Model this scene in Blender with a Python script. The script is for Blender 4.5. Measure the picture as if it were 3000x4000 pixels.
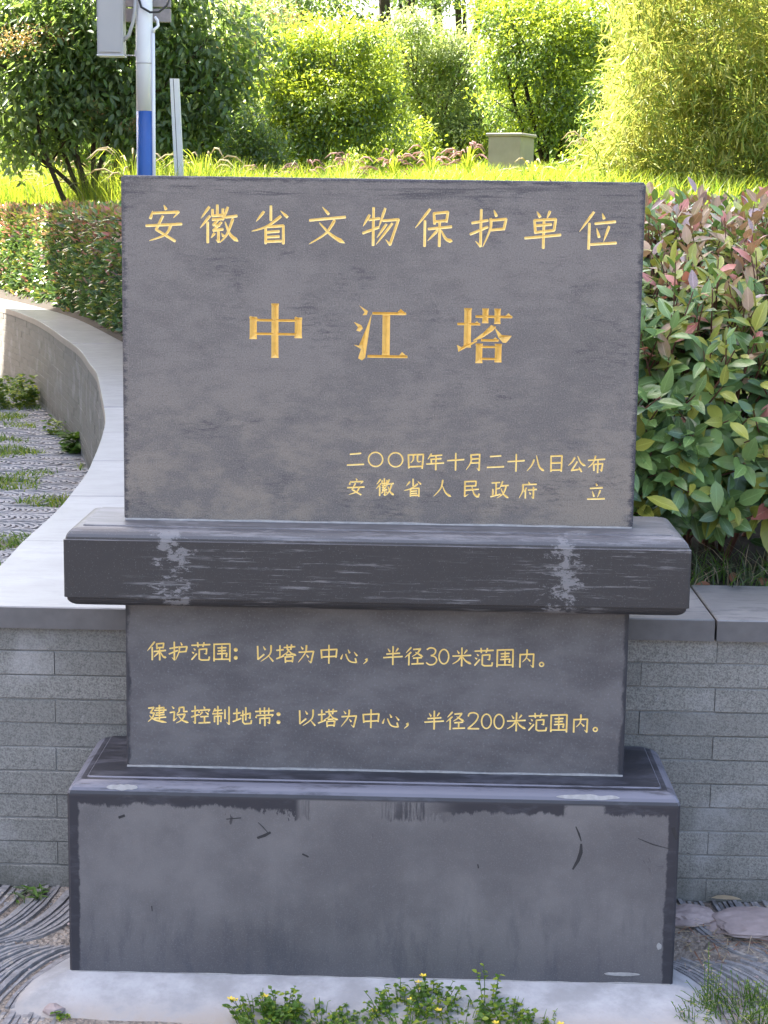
import bpy, bmesh, math, random
import numpy as np
from mathutils import Vector, Matrix, noise
from mathutils.geometry import delaunay_2d_cdt

for o in list(bpy.data.objects): bpy.data.objects.remove(o)
scene = bpy.context.scene
COL = scene.collection
rad = math.radians

# ---------------------------------------------------------------- camera
CAM = Vector((0.0906, -4.0457, 1.7967))
CR = Vector((0.99966707, 0.0213431, 0.01449879)); CU = Vector((-0.0178226, 0.16485864, 0.98615617)); CF = Vector((-0.01865738, 0.98608625, -0.16518415))
cam = bpy.data.cameras.new('camera'); camo = bpy.data.objects.new('camera', cam); COL.objects.link(camo)
M = Matrix((CR, CU, -CF)).transposed().to_4x4(); M.translation = CAM
camo.matrix_world = M
cam.sensor_fit = 'HORIZONTAL'; cam.sensor_width = 36; cam.lens = 3764.0 / 1659.0 * 36
cam.clip_start = 0.05; cam.clip_end = 2000
scene.camera = camo
FPX = 3764.0; S = 3000 / 1659.0
def ray(x, y): return CF + CR * ((x - 829.5) / FPX) - CU * ((y - 1106) / FPX)
def at(x, y, Y):
    d = ray(x, y); return CAM + d * ((Y - CAM.y) / d.y)
def project(P):
    d = Vector(P) - CAM; z = d.dot(CF)
    return 829.5 + FPX * d.dot(CR) / z, 1106 - FPX * d.dot(CU) / z, z

# ---------------------------------------------------------------- light
SUN_EL = rad(52); SUN_H = Vector((-0.85, 0.53, 0)).normalized()          # direction towards the sun, on the ground
SUN_DIR = Vector((SUN_H.x * math.cos(SUN_EL), SUN_H.y * math.cos(SUN_EL), math.sin(SUN_EL)))
world = bpy.data.worlds.new('World'); scene.world = world; world.use_nodes = True
nt = world.node_tree; nt.nodes.clear()
sky = nt.nodes.new('ShaderNodeTexSky'); sky.sky_type = 'NISHITA'; sky.sun_disc = False
sky.sun_elevation = SUN_EL; sky.sun_rotation = math.atan2(SUN_H.x, SUN_H.y)
sky.air_density = 1.0; sky.dust_density = 6.0; sky.ozone_density = 0.0
bg = nt.nodes.new('ShaderNodeBackground'); bg.inputs[1].default_value = 0.13
wo = nt.nodes.new('ShaderNodeOutputWorld')
nt.links.new(sky.outputs[0], bg.inputs[0]); nt.links.new(bg.outputs[0], wo.inputs[0])
sl = bpy.data.lights.new('sun', 'SUN'); sl.energy = 5.0; sl.angle = rad(0.5); sl.color = (1.0, 0.95, 0.86)
so = bpy.data.objects.new('sun', sl); COL.objects.link(so)
so.rotation_euler = SUN_DIR.to_track_quat('Z', 'Y').to_euler(); so.location = (-20, 10, 40)
scene.view_settings.view_transform = 'Standard'; scene.view_settings.look = 'None'
scene.view_settings.exposure = 2.7; scene.view_settings.gamma = 1.0; scene.view_settings.use_curve_mapping = False
scene.render.engine = 'CYCLES'
scene.cycles.max_bounces = 8; scene.cycles.transparent_max_bounces = 8

# ---------------------------------------------------------------- node materials
class NB:
    def __init__(s, name):
        s.m = bpy.data.materials.new(name); s.m.use_nodes = True; s.t = s.m.node_tree; s.t.nodes.clear()
        s.out = s.n('OutputMaterial'); s.tc = s.n('TexCoord')
    def n(s, k): return s.t.nodes.new('ShaderNode' + k)
    def put(s, sock, v):
        if v is None: return
        if isinstance(v, bpy.types.NodeSocket): s.t.links.new(v, sock)
        elif isinstance(v, (tuple, list)) and len(v) == 3 and sock.type == 'RGBA': sock.default_value = (*v, 1)
        else: sock.default_value = v
    def co(s, scale=(1, 1, 1), loc=(0, 0, 0), rot=(0, 0, 0), src='Object'):
        mp = s.n('Mapping'); s.t.links.new(s.tc.outputs[src], mp.inputs[0])
        mp.inputs['Scale'].default_value = scale; mp.inputs['Location'].default_value = loc; mp.inputs['Rotation'].default_value = rot
        return mp.outputs[0]
    def noise(s, scale, detail=4, rough=.55, vec=None, dist=0, col=False):
        k = s.n('TexNoise'); s.put(k.inputs['Vector'], vec if vec is not None else s.tc.outputs['Object'])
        k.inputs['Scale'].default_value = scale; k.inputs['Detail'].default_value = detail; k.inputs['Roughness'].default_value = rough; k.inputs['Distortion'].default_value = dist
        return k.outputs['Color' if col else 'Fac']
    def vor(s, scale, vec=None, feat='F1', out='Distance'):
        k = s.n('TexVoronoi'); s.put(k.inputs['Vector'], vec if vec is not None else s.tc.outputs['Object']); k.feature = feat
        k.inputs['Scale'].default_value = scale; return k.outputs[out]
    def math(s, op, a, b=None, c=None, clamp=False):
        k = s.n('Math'); k.operation = op; k.use_clamp = clamp
        s.put(k.inputs[0], a); s.put(k.inputs[1], b)
        if c is not None: s.put(k.inputs[2], c)
        return k.outputs[0]
    def step(s, v, a, b):            # smooth 0..1 between a and b
        k = s.n('MapRange'); k.interpolation_type = 'SMOOTHSTEP'; s.put(k.inputs[0], v); k.inputs[1].default_value = a; k.inputs[2].default_value = b
        return k.outputs[0]
    def mix(s, f, a, b):
        k = s.n('Mix'); k.data_type = 'RGBA'; s.put(k.inputs[0], f); s.put(k.inputs[6], a); s.put(k.inputs[7], b); return k.outputs[2]
    def ramp(s, f, stops):
        k = s.n('ValToRGB'); s.put(k.inputs[0], f); e = k.color_ramp.elements
        while len(e) < len(stops): e.new(0.5)
        for q, (p, c) in zip(e, stops): q.position = p; q.color = (*c, 1)
        return k.outputs[0]
    def sep(s, v=None):
        k = s.n('SeparateXYZ'); s.put(k.inputs[0], v if v is not None else s.tc.outputs['Object']); return k.outputs
    def bump(s, h, strength=.3, dist=.01):
        k = s.n('Bump'); k.inputs['Strength'].default_value = strength; k.inputs['Distance'].default_value = dist; s.put(k.inputs['Height'], h); return k.outputs[0]
    def rnd(s):
        return s.n('ObjectInfo').outputs['Random']
    def finish(s, col, rough=.6, bump=None, spec=.5, metal=0, transl=None, tcol=None):
        b = s.n('BsdfPrincipled'); s.put(b.inputs['Base Color'], col); s.put(b.inputs['Roughness'], rough)
        s.put(b.inputs['Specular IOR Level'], spec); s.put(b.inputs['Metallic'], metal)
        if bump is not None: s.t.links.new(bump, b.inputs['Normal'])
        o = b.outputs[0]
        if transl:
            t = s.n('BsdfTranslucent'); s.put(t.inputs[0], tcol if tcol is not None else col)
            x = s.n('MixShader'); x.inputs[0].default_value = transl
            s.t.links.new(o, x.inputs[1]); s.t.links.new(t.outputs[0], x.inputs[2]); o = x.outputs[0]
        s.t.links.new(o, s.out.inputs[0]); return s.m

def mat_plain(name, c, rough=.6, var=.25, sc=20, spec=.5, metal=0):
    b = NB(name); f = b.noise(sc, 5)
    return b.finish(b.mix(f, tuple(x * (1 - var) for x in c), tuple(min(1, x * (1 + var)) for x in c)), rough, b.bump(f, .15, .003), spec, metal)

def leaf_mat(name, c1, c2, transl=.35, rough=.4, tc=None, spec=.5, sc=9, vary=None):
    b = NB(name); f = b.noise(sc, 2)
    col = b.mix(b.step(f, .35, .65), c1, c2)
    if vary:
        col = b.mix(b.step(b.noise(31, 1), .45, .62), col, vary)
    if name.startswith('photinia'):
        u, w, _ = b.sep(b.tc.outputs['UV']); d = b.math('ABSOLUTE', b.math('SUBTRACT', w, .5))
        rib = b.math('MULTIPLY', b.step(d, .06, .02), b.step(u, .001, .01))
        vein = b.math('MULTIPLY', b.step(b.math('SINE', b.math('MULTIPLY', b.math('SUBTRACT', u, b.math('MULTIPLY', d, .5)), 52.0)), .80, .98), b.step(u, .02, .10))
        col = b.mix(b.math('MULTIPLY', rib, .6), col, tuple(min(1, q * 1.9 + .05) for q in c2))
        col = b.mix(b.math('MULTIPLY', vein, .28), col, tuple(min(1, q * 1.5 + .03) for q in c2))
        b2 = b.mix(b.step(b.noise(5, 2, .5, b.n('NewGeometry').outputs['Position']), .35, .7), col, tuple(q * 1.25 for q in c2)); col = b2
    return b.finish(col, rough, None, spec, 0, transl, tc)

MT = {}
def stone_slab():
    b = NB('weathered_slab_stone'); x, y, z = b.sep()
    big = b.noise(3.2, 4, .6, b.co((1, 1, 1.3)), .4)
    st = b.noise(18, 7, .75, b.co((.8, 1, 1.7), (3, 0, 0), (0, .12, 0)))
    fine = b.noise(330, 3, .6)
    m = b.math('ADD', b.math('MULTIPLY', big, .55), b.math('MULTIPLY', st, .55))
    patch = b.step(m, .47, .64)
    edge = b.math('MINIMUM', b.math('SUBTRACT', .6, b.math('ABSOLUTE', x)), b.math('MINIMUM', b.math('SUBTRACT', .8, z), b.math('ADD', z, .05)))
    en = b.math('ADD', edge, b.math('MULTIPLY', b.math('SUBTRACT', b.noise(26, 6, .75, b.co((.5, 1, 2.6))), .52), .055))
    inner = b.step(en, .001, .012)
    lo = b.step(z, .45, 0.0)
    light = b.mix(lo, (.165, .150, .142), (.205, .178, .150))
    col = b.mix(patch, (.128, .117, .113), light)
    # dark worn smudges
    sm = b.math('MULTIPLY', b.step(b.noise(5, 5, .7, b.co((1, 1, 1.5), (7, 0, 2))), .50, .66), b.step(b.noise(70, 5, .75, b.co((.3, 1, 1.6), (1, 0, 0), (0, .25, 0))), .46, .60))
    col = b.mix(b.math('MULTIPLY', sm, .75), col, (.05, .047, .056))
    tb = b.math('MULTIPLY', b.math('MULTIPLY', b.step(z, .745, .765), b.step(z, .795, .775)), b.step(b.noise(30, 5, .7, b.co((.12, 1, 2.2), (2, 0, 0))), .50, .60))
    col = b.mix(b.math('MULTIPLY', tb, .8), col, (.045, .043, .05))
    col = b.mix(inner, (.042, .040, .050), col)
    sp = b.step(fine, .62, .72)
    col = b.mix(b.math('MULTIPLY', b.step(fine, .50, .70), .42), col, (.29, .27, .25))
    col = b.mix(b.math('MULTIPLY', b.step(fine, .48, .32), .45), col, (.05, .047, .046))
    return b.finish(col, .55, b.bump(fine, .25, .002), .4)
MT['slab'] = stone_slab()
def stone_ledge():
    b = NB('scraped_ledge_stone'); x, y, z = b.sep()
    k = b.noise(8, 7, .75, b.co((.45, 1, 12), (0, 0, 0)))
    w = b.noise(3.1, 3, .5, b.co((1, 1, 1.2), (4, 0, 1)))
    streak = b.math('MULTIPLY', b.math('MULTIPLY', b.step(k, .53, .60), b.step(b.noise(60, 4, .7, b.co((.25, 1, 2))), .40, .56)), b.step(w, .46, .60))
    # two rows of vertical smears, torn at the edges
    ax = b.math('ABSOLUTE', b.math('SUBTRACT', b.math('ABSOLUTE', b.math('ADD', x, .02)), .455))
    smn = b.noise(11, 7, .75, b.co((.9, 1, 3.4), (2, 0, 0)))
    smear = b.math('MULTIPLY', b.step(b.math('ADD', ax, b.math('MULTIPLY', b.math('SUBTRACT', smn, .5), .30)), .036, .022), b.step(b.noise(26, 6, .75, b.co((1, 1, 1.7), (6, 0, 1))), .47, .53))
    f = b.math('MAXIMUM', b.math('MULTIPLY', streak, .75), b.math('MULTIPLY', smear, .9))
    col = b.mix(f, b.mix(b.noise(9, 3), (.021, .020, .023), (.030, .029, .032)), (.175, .172, .18))
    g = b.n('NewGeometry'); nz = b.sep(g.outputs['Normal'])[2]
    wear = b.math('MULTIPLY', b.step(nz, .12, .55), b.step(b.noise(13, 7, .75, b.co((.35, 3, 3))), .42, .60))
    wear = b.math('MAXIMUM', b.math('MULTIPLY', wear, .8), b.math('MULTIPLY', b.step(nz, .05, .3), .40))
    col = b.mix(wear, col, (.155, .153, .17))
    col = b.mix(b.math('MULTIPLY', b.step(b.noise(320, 2), .62, .72), .18), col, (.3, .3, .32))
    return b.finish(col, .46, b.bump(k, .12, .002), .5)
MT['ledge'] = stone_ledge()
def stone_panel():
    b = NB('grey_panel_stone'); x, y, z = b.sep()
    f = b.noise(170, 5, .7); g = b.noise(5, 5, .65, b.co((1, 1, 2), (0, 0, 0), (0, -.3, 0)))
    col = b.mix(b.step(g, .35, .65), (.082, .077, .082), (.128, .121, .125))
    col = b.mix(b.math('MULTIPLY', b.step(f, .52, .70), .5), col, (.20, .20, .22))
    d = b.math('ADD', b.math('SUBTRACT', .6, b.math('ABSOLUTE', x)), b.math('MULTIPLY', b.math('SUBTRACT', b.noise(12, 5, .7, b.co((1, 1, .7))), .5), .05))
    col = b.mix(b.step(d, .014, .006), col, (.03, .03, .038))
    col = b.mix(b.math('MULTIPLY', b.step(b.noise(38, 6, .8, b.co((1, 1, .5), (5, 0, 0), (0, .6, 0))), .68, .76), .4), col, (.30, .30, .32))
    return b.finish(col, .55, b.bump(f, .2, .002), .4)
MT['panel'] = stone_panel()
def stone_base():
    b = NB('painted_base_stone'); x, y, z = b.sep()
    n1 = b.noise(16, 6, .75, b.co((1.4, 1, .55))); n2 = b.noise(4, 4, .6)
    fine = b.noise(310, 4, .7)
    bodyc = b.mix(b.step(n2, .35, .66), (.100, .094, .098), (.152, .143, .144))
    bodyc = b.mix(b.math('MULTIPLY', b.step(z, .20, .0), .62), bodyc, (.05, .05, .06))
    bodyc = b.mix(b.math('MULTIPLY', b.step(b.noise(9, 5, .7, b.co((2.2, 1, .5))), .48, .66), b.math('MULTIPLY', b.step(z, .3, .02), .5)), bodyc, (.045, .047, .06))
    bodyc = b.mix(b.math('MULTIPLY', b.step(fine, .50, .72), .30), bodyc, (.24, .235, .25))
    bodyc = b.mix(b.math('MULTIPLY', b.step(b.noise(44, 5, .8, b.co((1.2, 1, .7), (9, 0, 0))), .68, .76), .5), bodyc, (.30, .30, .32))
    # painted frame: top band and side bands with torn inner edge
    drip = b.math('MULTIPLY', b.step(b.math('ABSOLUTE', b.math('ADD', x, .06)), .26, .14), .035)
    tb = b.math('ADD', b.math('SUBTRACT', .486, z), b.math('MULTIPLY', b.math('SUBTRACT', n1, .5), .055))
    tb = b.math('SUBTRACT', tb, b.math('MULTIPLY', drip, b.step(n1, .46, .56)))
    sb = b.math('ADD', b.math('SUBTRACT', .722, b.math('ABSOLUTE', x)), b.math('MULTIPLY', b.math('SUBTRACT', b.noise(13, 5, .7, b.co((1, 1, 1.3), (3, 0, 3))), .5), .028))
    gap1 = b.math('MULTIPLY', b.step(x, -.185, -.165), b.step(x, .215, .10))
    gap2 = b.step(b.math('ADD', b.math('ABSOLUTE', b.math('SUBTRACT', x, .50)), b.math('MULTIPLY', b.math('SUBTRACT', n1, .5), .06)), .05, .04)
    band = b.math('MULTIPLY', b.step(tb, .062, .055), b.math('SUBTRACT', 1.0, b.math('MULTIPLY', b.math('MAXIMUM', gap1, gap2), b.step(z, .452, .446))))
    brush = b.math('MULTIPLY', b.math('MULTIPLY', gap1, b.step(b.noise(30, 6, .8, b.co((2.6, 1, .16), (4, 0, 0))), .44, .54)), b.math('MULTIPLY', b.step(b.math('ADD', z, b.math('MULTIPLY', b.noise(26, 4, .7, b.co((2, 1, .2))), .05)), .425, .435), b.step(b.noise(5, 2, .5, b.co((1, 1, .1), (2, 0, 0))), .42, .5)))
    fr = b.math('MAXIMUM', b.math('MAXIMUM', band, b.math('MULTIPLY', brush, .9)), b.step(sb, .030, .025))
    col = b.mix(fr, bodyc, b.mix(b.step(b.noise(30, 5, .7, b.co((.3, 1, 1))), .5, .7), (.026, .026, .034), (.048, .048, .06)))
    # dark scars
    sc_ = b.math('MULTIPLY', b.step(b.noise(24, 3, .6, b.co((1, 1, .55), (1.7, 0, .4), (0, .5, 0)), .9), .70, .73), b.step(z, .27, .35))
    col = b.mix(b.math('MULTIPLY', sc_, .85), col, (.03, .03, .036))
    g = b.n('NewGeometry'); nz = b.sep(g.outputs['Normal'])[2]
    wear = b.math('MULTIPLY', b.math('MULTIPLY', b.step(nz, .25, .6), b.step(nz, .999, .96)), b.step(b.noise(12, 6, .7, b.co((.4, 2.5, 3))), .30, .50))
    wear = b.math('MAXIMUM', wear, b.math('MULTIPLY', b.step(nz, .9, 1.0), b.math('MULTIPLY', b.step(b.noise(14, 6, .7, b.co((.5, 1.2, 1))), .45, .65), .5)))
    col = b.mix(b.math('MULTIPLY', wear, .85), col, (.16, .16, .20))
    return b.finish(col, .42, b.bump(fine, .12, .0015), .5)
MT['base'] = stone_base()
def gold():
    b = NB('gold_paint'); f = b.noise(60, 3)
    return b.finish(b.mix(f, (.50, .27, .035), (.86, .55, .13)), .36, None, .6)
MT['gold'] = gold()
b_ = NB('pale_gold_paint'); MT['gold_pale'] = b_.finish(b_.mix(b_.noise(90, 3), (.70, .46, .10), (1.0, .80, .34)), .36, None, .6)
MT['mortar'] = mat_plain('white_mortar', (.29, .285, .285), .85, .4, 70, .2)
def cement():
    b = NB('pale_cement'); f = b.noise(7, 6, .65); g = b.noise(70, 4)
    col = b.mix(b.step(f, .35, .65), (.25, .25, .262), (.37, .37, .39))
    col = b.mix(b.math('MULTIPLY', b.step(g, .56, .7), .3), col, (.28, .27, .27))
    z = b.sep()[2]
    col = b.mix(b.math('MULTIPLY', b.step(z, .0, -.035), b.step(f, .35, .6)), col, (.30, .26, .23))
    return b.finish(col, .85, b.bump(g, .3, .004), .3)
MT['cement'] = cement()
def granite(name, c1, c2, dark):
    b = NB(name); r = b.rnd(); w = b.n('TexWhiteNoise')
    v = b.noise(230, 4, .75, dist=.4); u = b.noise(11, 4, .6)
    col = b.mix(b.step(v, .36, .60), dark, b.mix(u, c1, c2))
    col = b.mix(b.math('MULTIPLY', r, .35), col, dark)
    z = b.sep(b.n('NewGeometry').outputs['Position'])[2]
    pos = b.n('NewGeometry').outputs['Position']
    eff = b.math('MAXIMUM', b.step(b.noise(30, 7, .8, pos), .62, .72), b.math('MULTIPLY', b.step(b.noise(4, 3, .6, pos), .52, .7), .45))
    col = b.mix(b.math('MULTIPLY', eff, .7), col, (.48, .47, .48))
    low = b.math('MULTIPLY', b.step(z, .22, .05), b.step(b.noise(9, 4, .6, pos), .3, .6))
    col = b.mix(b.math('MULTIPLY', low, .6), col, (.055, .055, .042))
    return b.finish(col, .75, b.bump(v, .45, .003), .35)
MT['brick'] = granite('grey_green_granite', (.24, .232, .215), (.31, .30, .28), (.125, .122, .115))
MT['brick_tan'] = granite('tan_grey_granite', (.25, .232, .205), (.31, .288, .255), (.17, .16, .145))
def capm(nm, k1, k2, sd):
    b = NB(nm); pos = b.n('NewGeometry').outputs['Position']
    k = b.noise(3.2, 5, .65, b.co((1, 1, 1))); s_ = b.noise(9, 5, .7, b.co((1, 3.2, 1)))
    col = b.mix(b.step(k, .35, .65), k1, k2)
    col = b.mix(b.math('MULTIPLY', b.step(s_, .50, .64), sd), col, (.085, .09, .11))
    col = b.mix(b.math('MULTIPLY', b.step(b.noise(60, 4), .62, .7), .4), col, (.14, .14, .15))
    col = b.mix(b.math('MULTIPLY', b.rnd(), .2), col, (.20, .20, .22))
    return b.finish(col, .38, b.bump(s_, .12, .003), .5)
MT['cap'] = capm('blue_grey_cap_stone', (.185, .187, .20), (.255, .257, .275), .25)
MT['cap_worn'] = capm('streaked_cap_stone', (.15, .155, .17), (.23, .232, .25), .85)
MT['cap_dark'] = mat_plain('dark_cap_stone', (.115, .11, .112), .6, .3, 28)
MT['cap_tan'] = mat_plain('tan_cap_edge_stone', (.36, .31, .265), .75, .18, 15)
MT['core'] = mat_plain('joint_mortar', (.24, .235, .23), .9, .9, 7)
def groundm():
    b = NB('sandy_bedding_ground'); f = b.noise(60, 5, .7); g = b.noise(6, 4); v = b.vor(85)
    col = b.mix(b.step(g, .35, .65), (.20, .165, .14), (.33, .29, .26))
    col = b.mix(b.math('MULTIPLY', b.step(f, .45, .62), .7), col, (.12, .105, .095))
    col = b.mix(b.step(v, .18, .08), col, (.38, .35, .33))
    return b.finish(col, .9, b.bump(b.math('SUBTRACT', f, v), .7, .012), .25)
MT['ground'] = groundm()
def tilem():
    b = NB('grey_clay_tile'); pos = b.n('NewGeometry').outputs['Position']
    f = b.noise(55, 5, .7, pos); r = b.rnd()
    col = b.mix(b.step(f, .35, .65), (.135, .132, .142), (.235, .23, .245))
    col = b.mix(b.math('MULTIPLY', r, .4), col, (.30, .29, .29))
    col = b.mix(b.step(b.noise(23, 4, .6, pos), .60, .68), col, (.33, .30, .27))
    return b.finish(col, .75, b.bump(f, .5, .004), .35)
MT['tile'] = tilem()
def tilefar():
    b = NB('pale_grey_clay_tile'); f = b.noise(55, 5, .7); g = b.noise(2.3, 3)
    col = b.mix(b.step(f, .35, .65), (.30, .29, .30), (.46, .44, .445))
    col = b.mix(b.math('MULTIPLY', b.step(g, .4, .65), .5), col, (.22, .215, .215))
    return b.finish(col, .75, b.bump(f, .4, .004), .35)
MT['tile_far'] = tilefar()
MT['soil'] = mat_plain('dark_soil', (.05, .042, .035), .95, .5, 40, .2)
MT['rock'] = mat_plain('rough_pink_grey_stone', (.30, .245, .24), .85, .45, 25, .3)
def lawnm():
    b = NB('lawn_ground'); f = b.noise(30, 4); g = b.noise(1.2, 3)
    return b.finish(b.mix(f, b.mix(g, (.06, .09, .015), (.10, .13, .02)), (.14, .17, .03)), .9, None, .2)
MT['lawn'] = lawnm()
# foliage
MT['grass_hot'] = leaf_mat('yellow_green_grass', (.20, .27, .025), (.30, .34, .04), .45, .5, (.42, .50, .04), .3, 3)
MT['grass_green'] = leaf_mat('green_grass', (.06, .13, .02), (.10, .19, .03), .4, .5, (.16, .30, .03), .3, 3)
MT['grass_dim'] = leaf_mat('dim_grass', (.07, .10, .05), (.11, .14, .07), .25, .5, None, .3, 9)
MT['straw'] = leaf_mat('dry_straw', (.34, .27, .18), (.48, .40, .29), .2, .7, None, .2, 9)
MT['plume'] = leaf_mat('pale_grass_plume', (.42, .36, .22), (.55, .46, .32), .4, .7, None, .2, 9)
MT['plume_pink'] = leaf_mat('pink_grass_plume', (.42, .24, .24), (.52, .34, .30), .4, .7, None, .2, 9)
MT['lf_dark'] = leaf_mat('dark_glossy_leaf', (.080, .125, .062), (.130, .180, .090), .36, .36, (.26, .38, .08))
MT['lf_mid'] = leaf_mat('mid_green_leaf', (.075, .14, .035), (.115, .195, .048), .42, .42, (.28, .42, .06))
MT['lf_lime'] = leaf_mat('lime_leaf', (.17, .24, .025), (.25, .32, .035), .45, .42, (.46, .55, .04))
MT['lf_pale'] = leaf_mat('pale_green_leaf', (.16, .22, .075), (.24, .30, .11), .45, .42, (.40, .48, .14))
MT['lf_bronze'] = leaf_mat('bronze_new_leaf', (.20, .12, .05), (.27, .18, .07), .35, .45, (.42, .26, .08))
MT['lf_bamboo'] = leaf_mat('bamboo_leaf', (.27, .29, .06), (.38, .37, .10), .45, .42, (.48, .48, .10), .4, 2)
MT['lf_bamboo2'] = leaf_mat('green_bamboo_leaf', (.13, .19, .035), (.21, .27, .055), .42, .42, (.32, .40, .07), .4, 2)
MT['ph_green'] = leaf_mat('photinia_green_leaf', (.105, .185, .062), (.15, .245, .08), .2, .26, (.18, .30, .04), .55, 13)
MT['ph_deep'] = leaf_mat('photinia_deep_leaf', (.055, .110, .048), (.082, .148, .062), .16, .26, (.10, .18, .03), .55, 13)
MT['ph_lime'] = leaf_mat('photinia_lime_leaf', (.21, .25, .045), (.28, .30, .06), .26, .30, (.34, .36, .05), .5, 13)
MT['ph_bronze'] = leaf_mat('photinia_bronze_leaf', (.26, .175, .10), (.33, .23, .15), .24, .30, (.42, .22, .12), .55, 13, (.22, .19, .06))
MT['ph_pink'] = leaf_mat('photinia_pink_leaf', (.38, .12, .10), (.46, .20, .17), .24, .35, (.60, .22, .14), .5, 13)
MT['ph_mauve'] = leaf_mat('photinia_mauve_leaf', (.27, .20, .20), (.34, .26, .255), .2, .28, (.36, .20, .18), .6, 13)
MT['twig_red'] = mat_plain('red_brown_twig', (.13, .055, .04), .6, .3, 40)
MT['bark'] = mat_plain('brown_bark', (.075, .055, .040), .9, .45, 18, .2)
MT['bark_dark'] = mat_plain('dark_bark', (.04, .032, .028), .9, .4, 18, .2)
MT['culm'] = mat_plain('bamboo_culm', (.13, .16, .045), .5, .3, 6)
MT['pole_white'] = mat_plain('white_pole_paint', (.72, .72, .75), .4, .06, 7)
MT['pole_blue'] = mat_plain('blue_pole_paint', (.022, .09, .32), .4, .15, 6)
MT['box_grey'] = mat_plain('grey_enamel', (.42, .41, .41), .45, .05, 5)
MT['black'] = mat_plain('black_rubber', (.02, .02, .022), .5, .2, 20)
MT['wood_grey'] = mat_plain('weathered_grey_board', (.27, .24, .24), .8, .25, 22)
MT['cabinet'] = mat_plain('beige_painted_concrete', (.30, .28, .25), .85, .2, 9)
MT['flower'] = mat_plain('yellow_petal', (.75, .55, .05), .6, .1, 9)
MT['petal_white'] = mat_plain('white_petal', (.8, .8, .72), .6, .1, 9)
MT['dead_leaf'] = leaf_mat('dead_leaf', (.20, .085, .045), (.30, .14, .08), .2, .6)
MT['far_leaf'] = leaf_mat('far_tree_leaf', (.07, .11, .045), (.11, .16, .06), .42, .45, (.26, .36, .08))
MT['plaster'] = mat_plain('grey_tower_brick', (.30, .29, .27), .9, .15, 2)
MT['rooft'] = mat_plain('grey_roof_tile', (.12, .12, .125), .8, .2, 3)

# ---------------------------------------------------------------- mesh helpers
def obj(name, me, parent=None, loc=None, kind=None):
    o = bpy.data.objects.new(name, me); COL.objects.link(o)
    if parent is not None: o.parent = parent
    if loc is not None: o.location = loc
    if kind: o['kind'] = kind
    return o
def empty(name, loc=(0, 0, 0), label=None, cat=None, group=None):
    o = obj(name, None, None, loc); tag(o, label, cat, group); o.empty_display_size = .1; return o
def tag(o, label=None, cat=None, group=None, kind=None):
    if label: o['label'] = label
    if cat: o['category'] = cat
    if group: o['group'] = group
    if kind: o['kind'] = kind
    return o
def mesh(name, v, f, m, smooth=False, mi=None):
    me = bpy.data.meshes.new(name); me.from_pydata([tuple(q) for q in v], [], f)
    for k in (m if isinstance(m, (list, tuple)) else [m]): me.materials.append(k)
    if mi is not None: me.polygons.foreach_set('material_index', mi)
    if smooth: me.polygons.foreach_set('use_smooth', [True] * len(me.polygons))
    me.update(); return me
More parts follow.
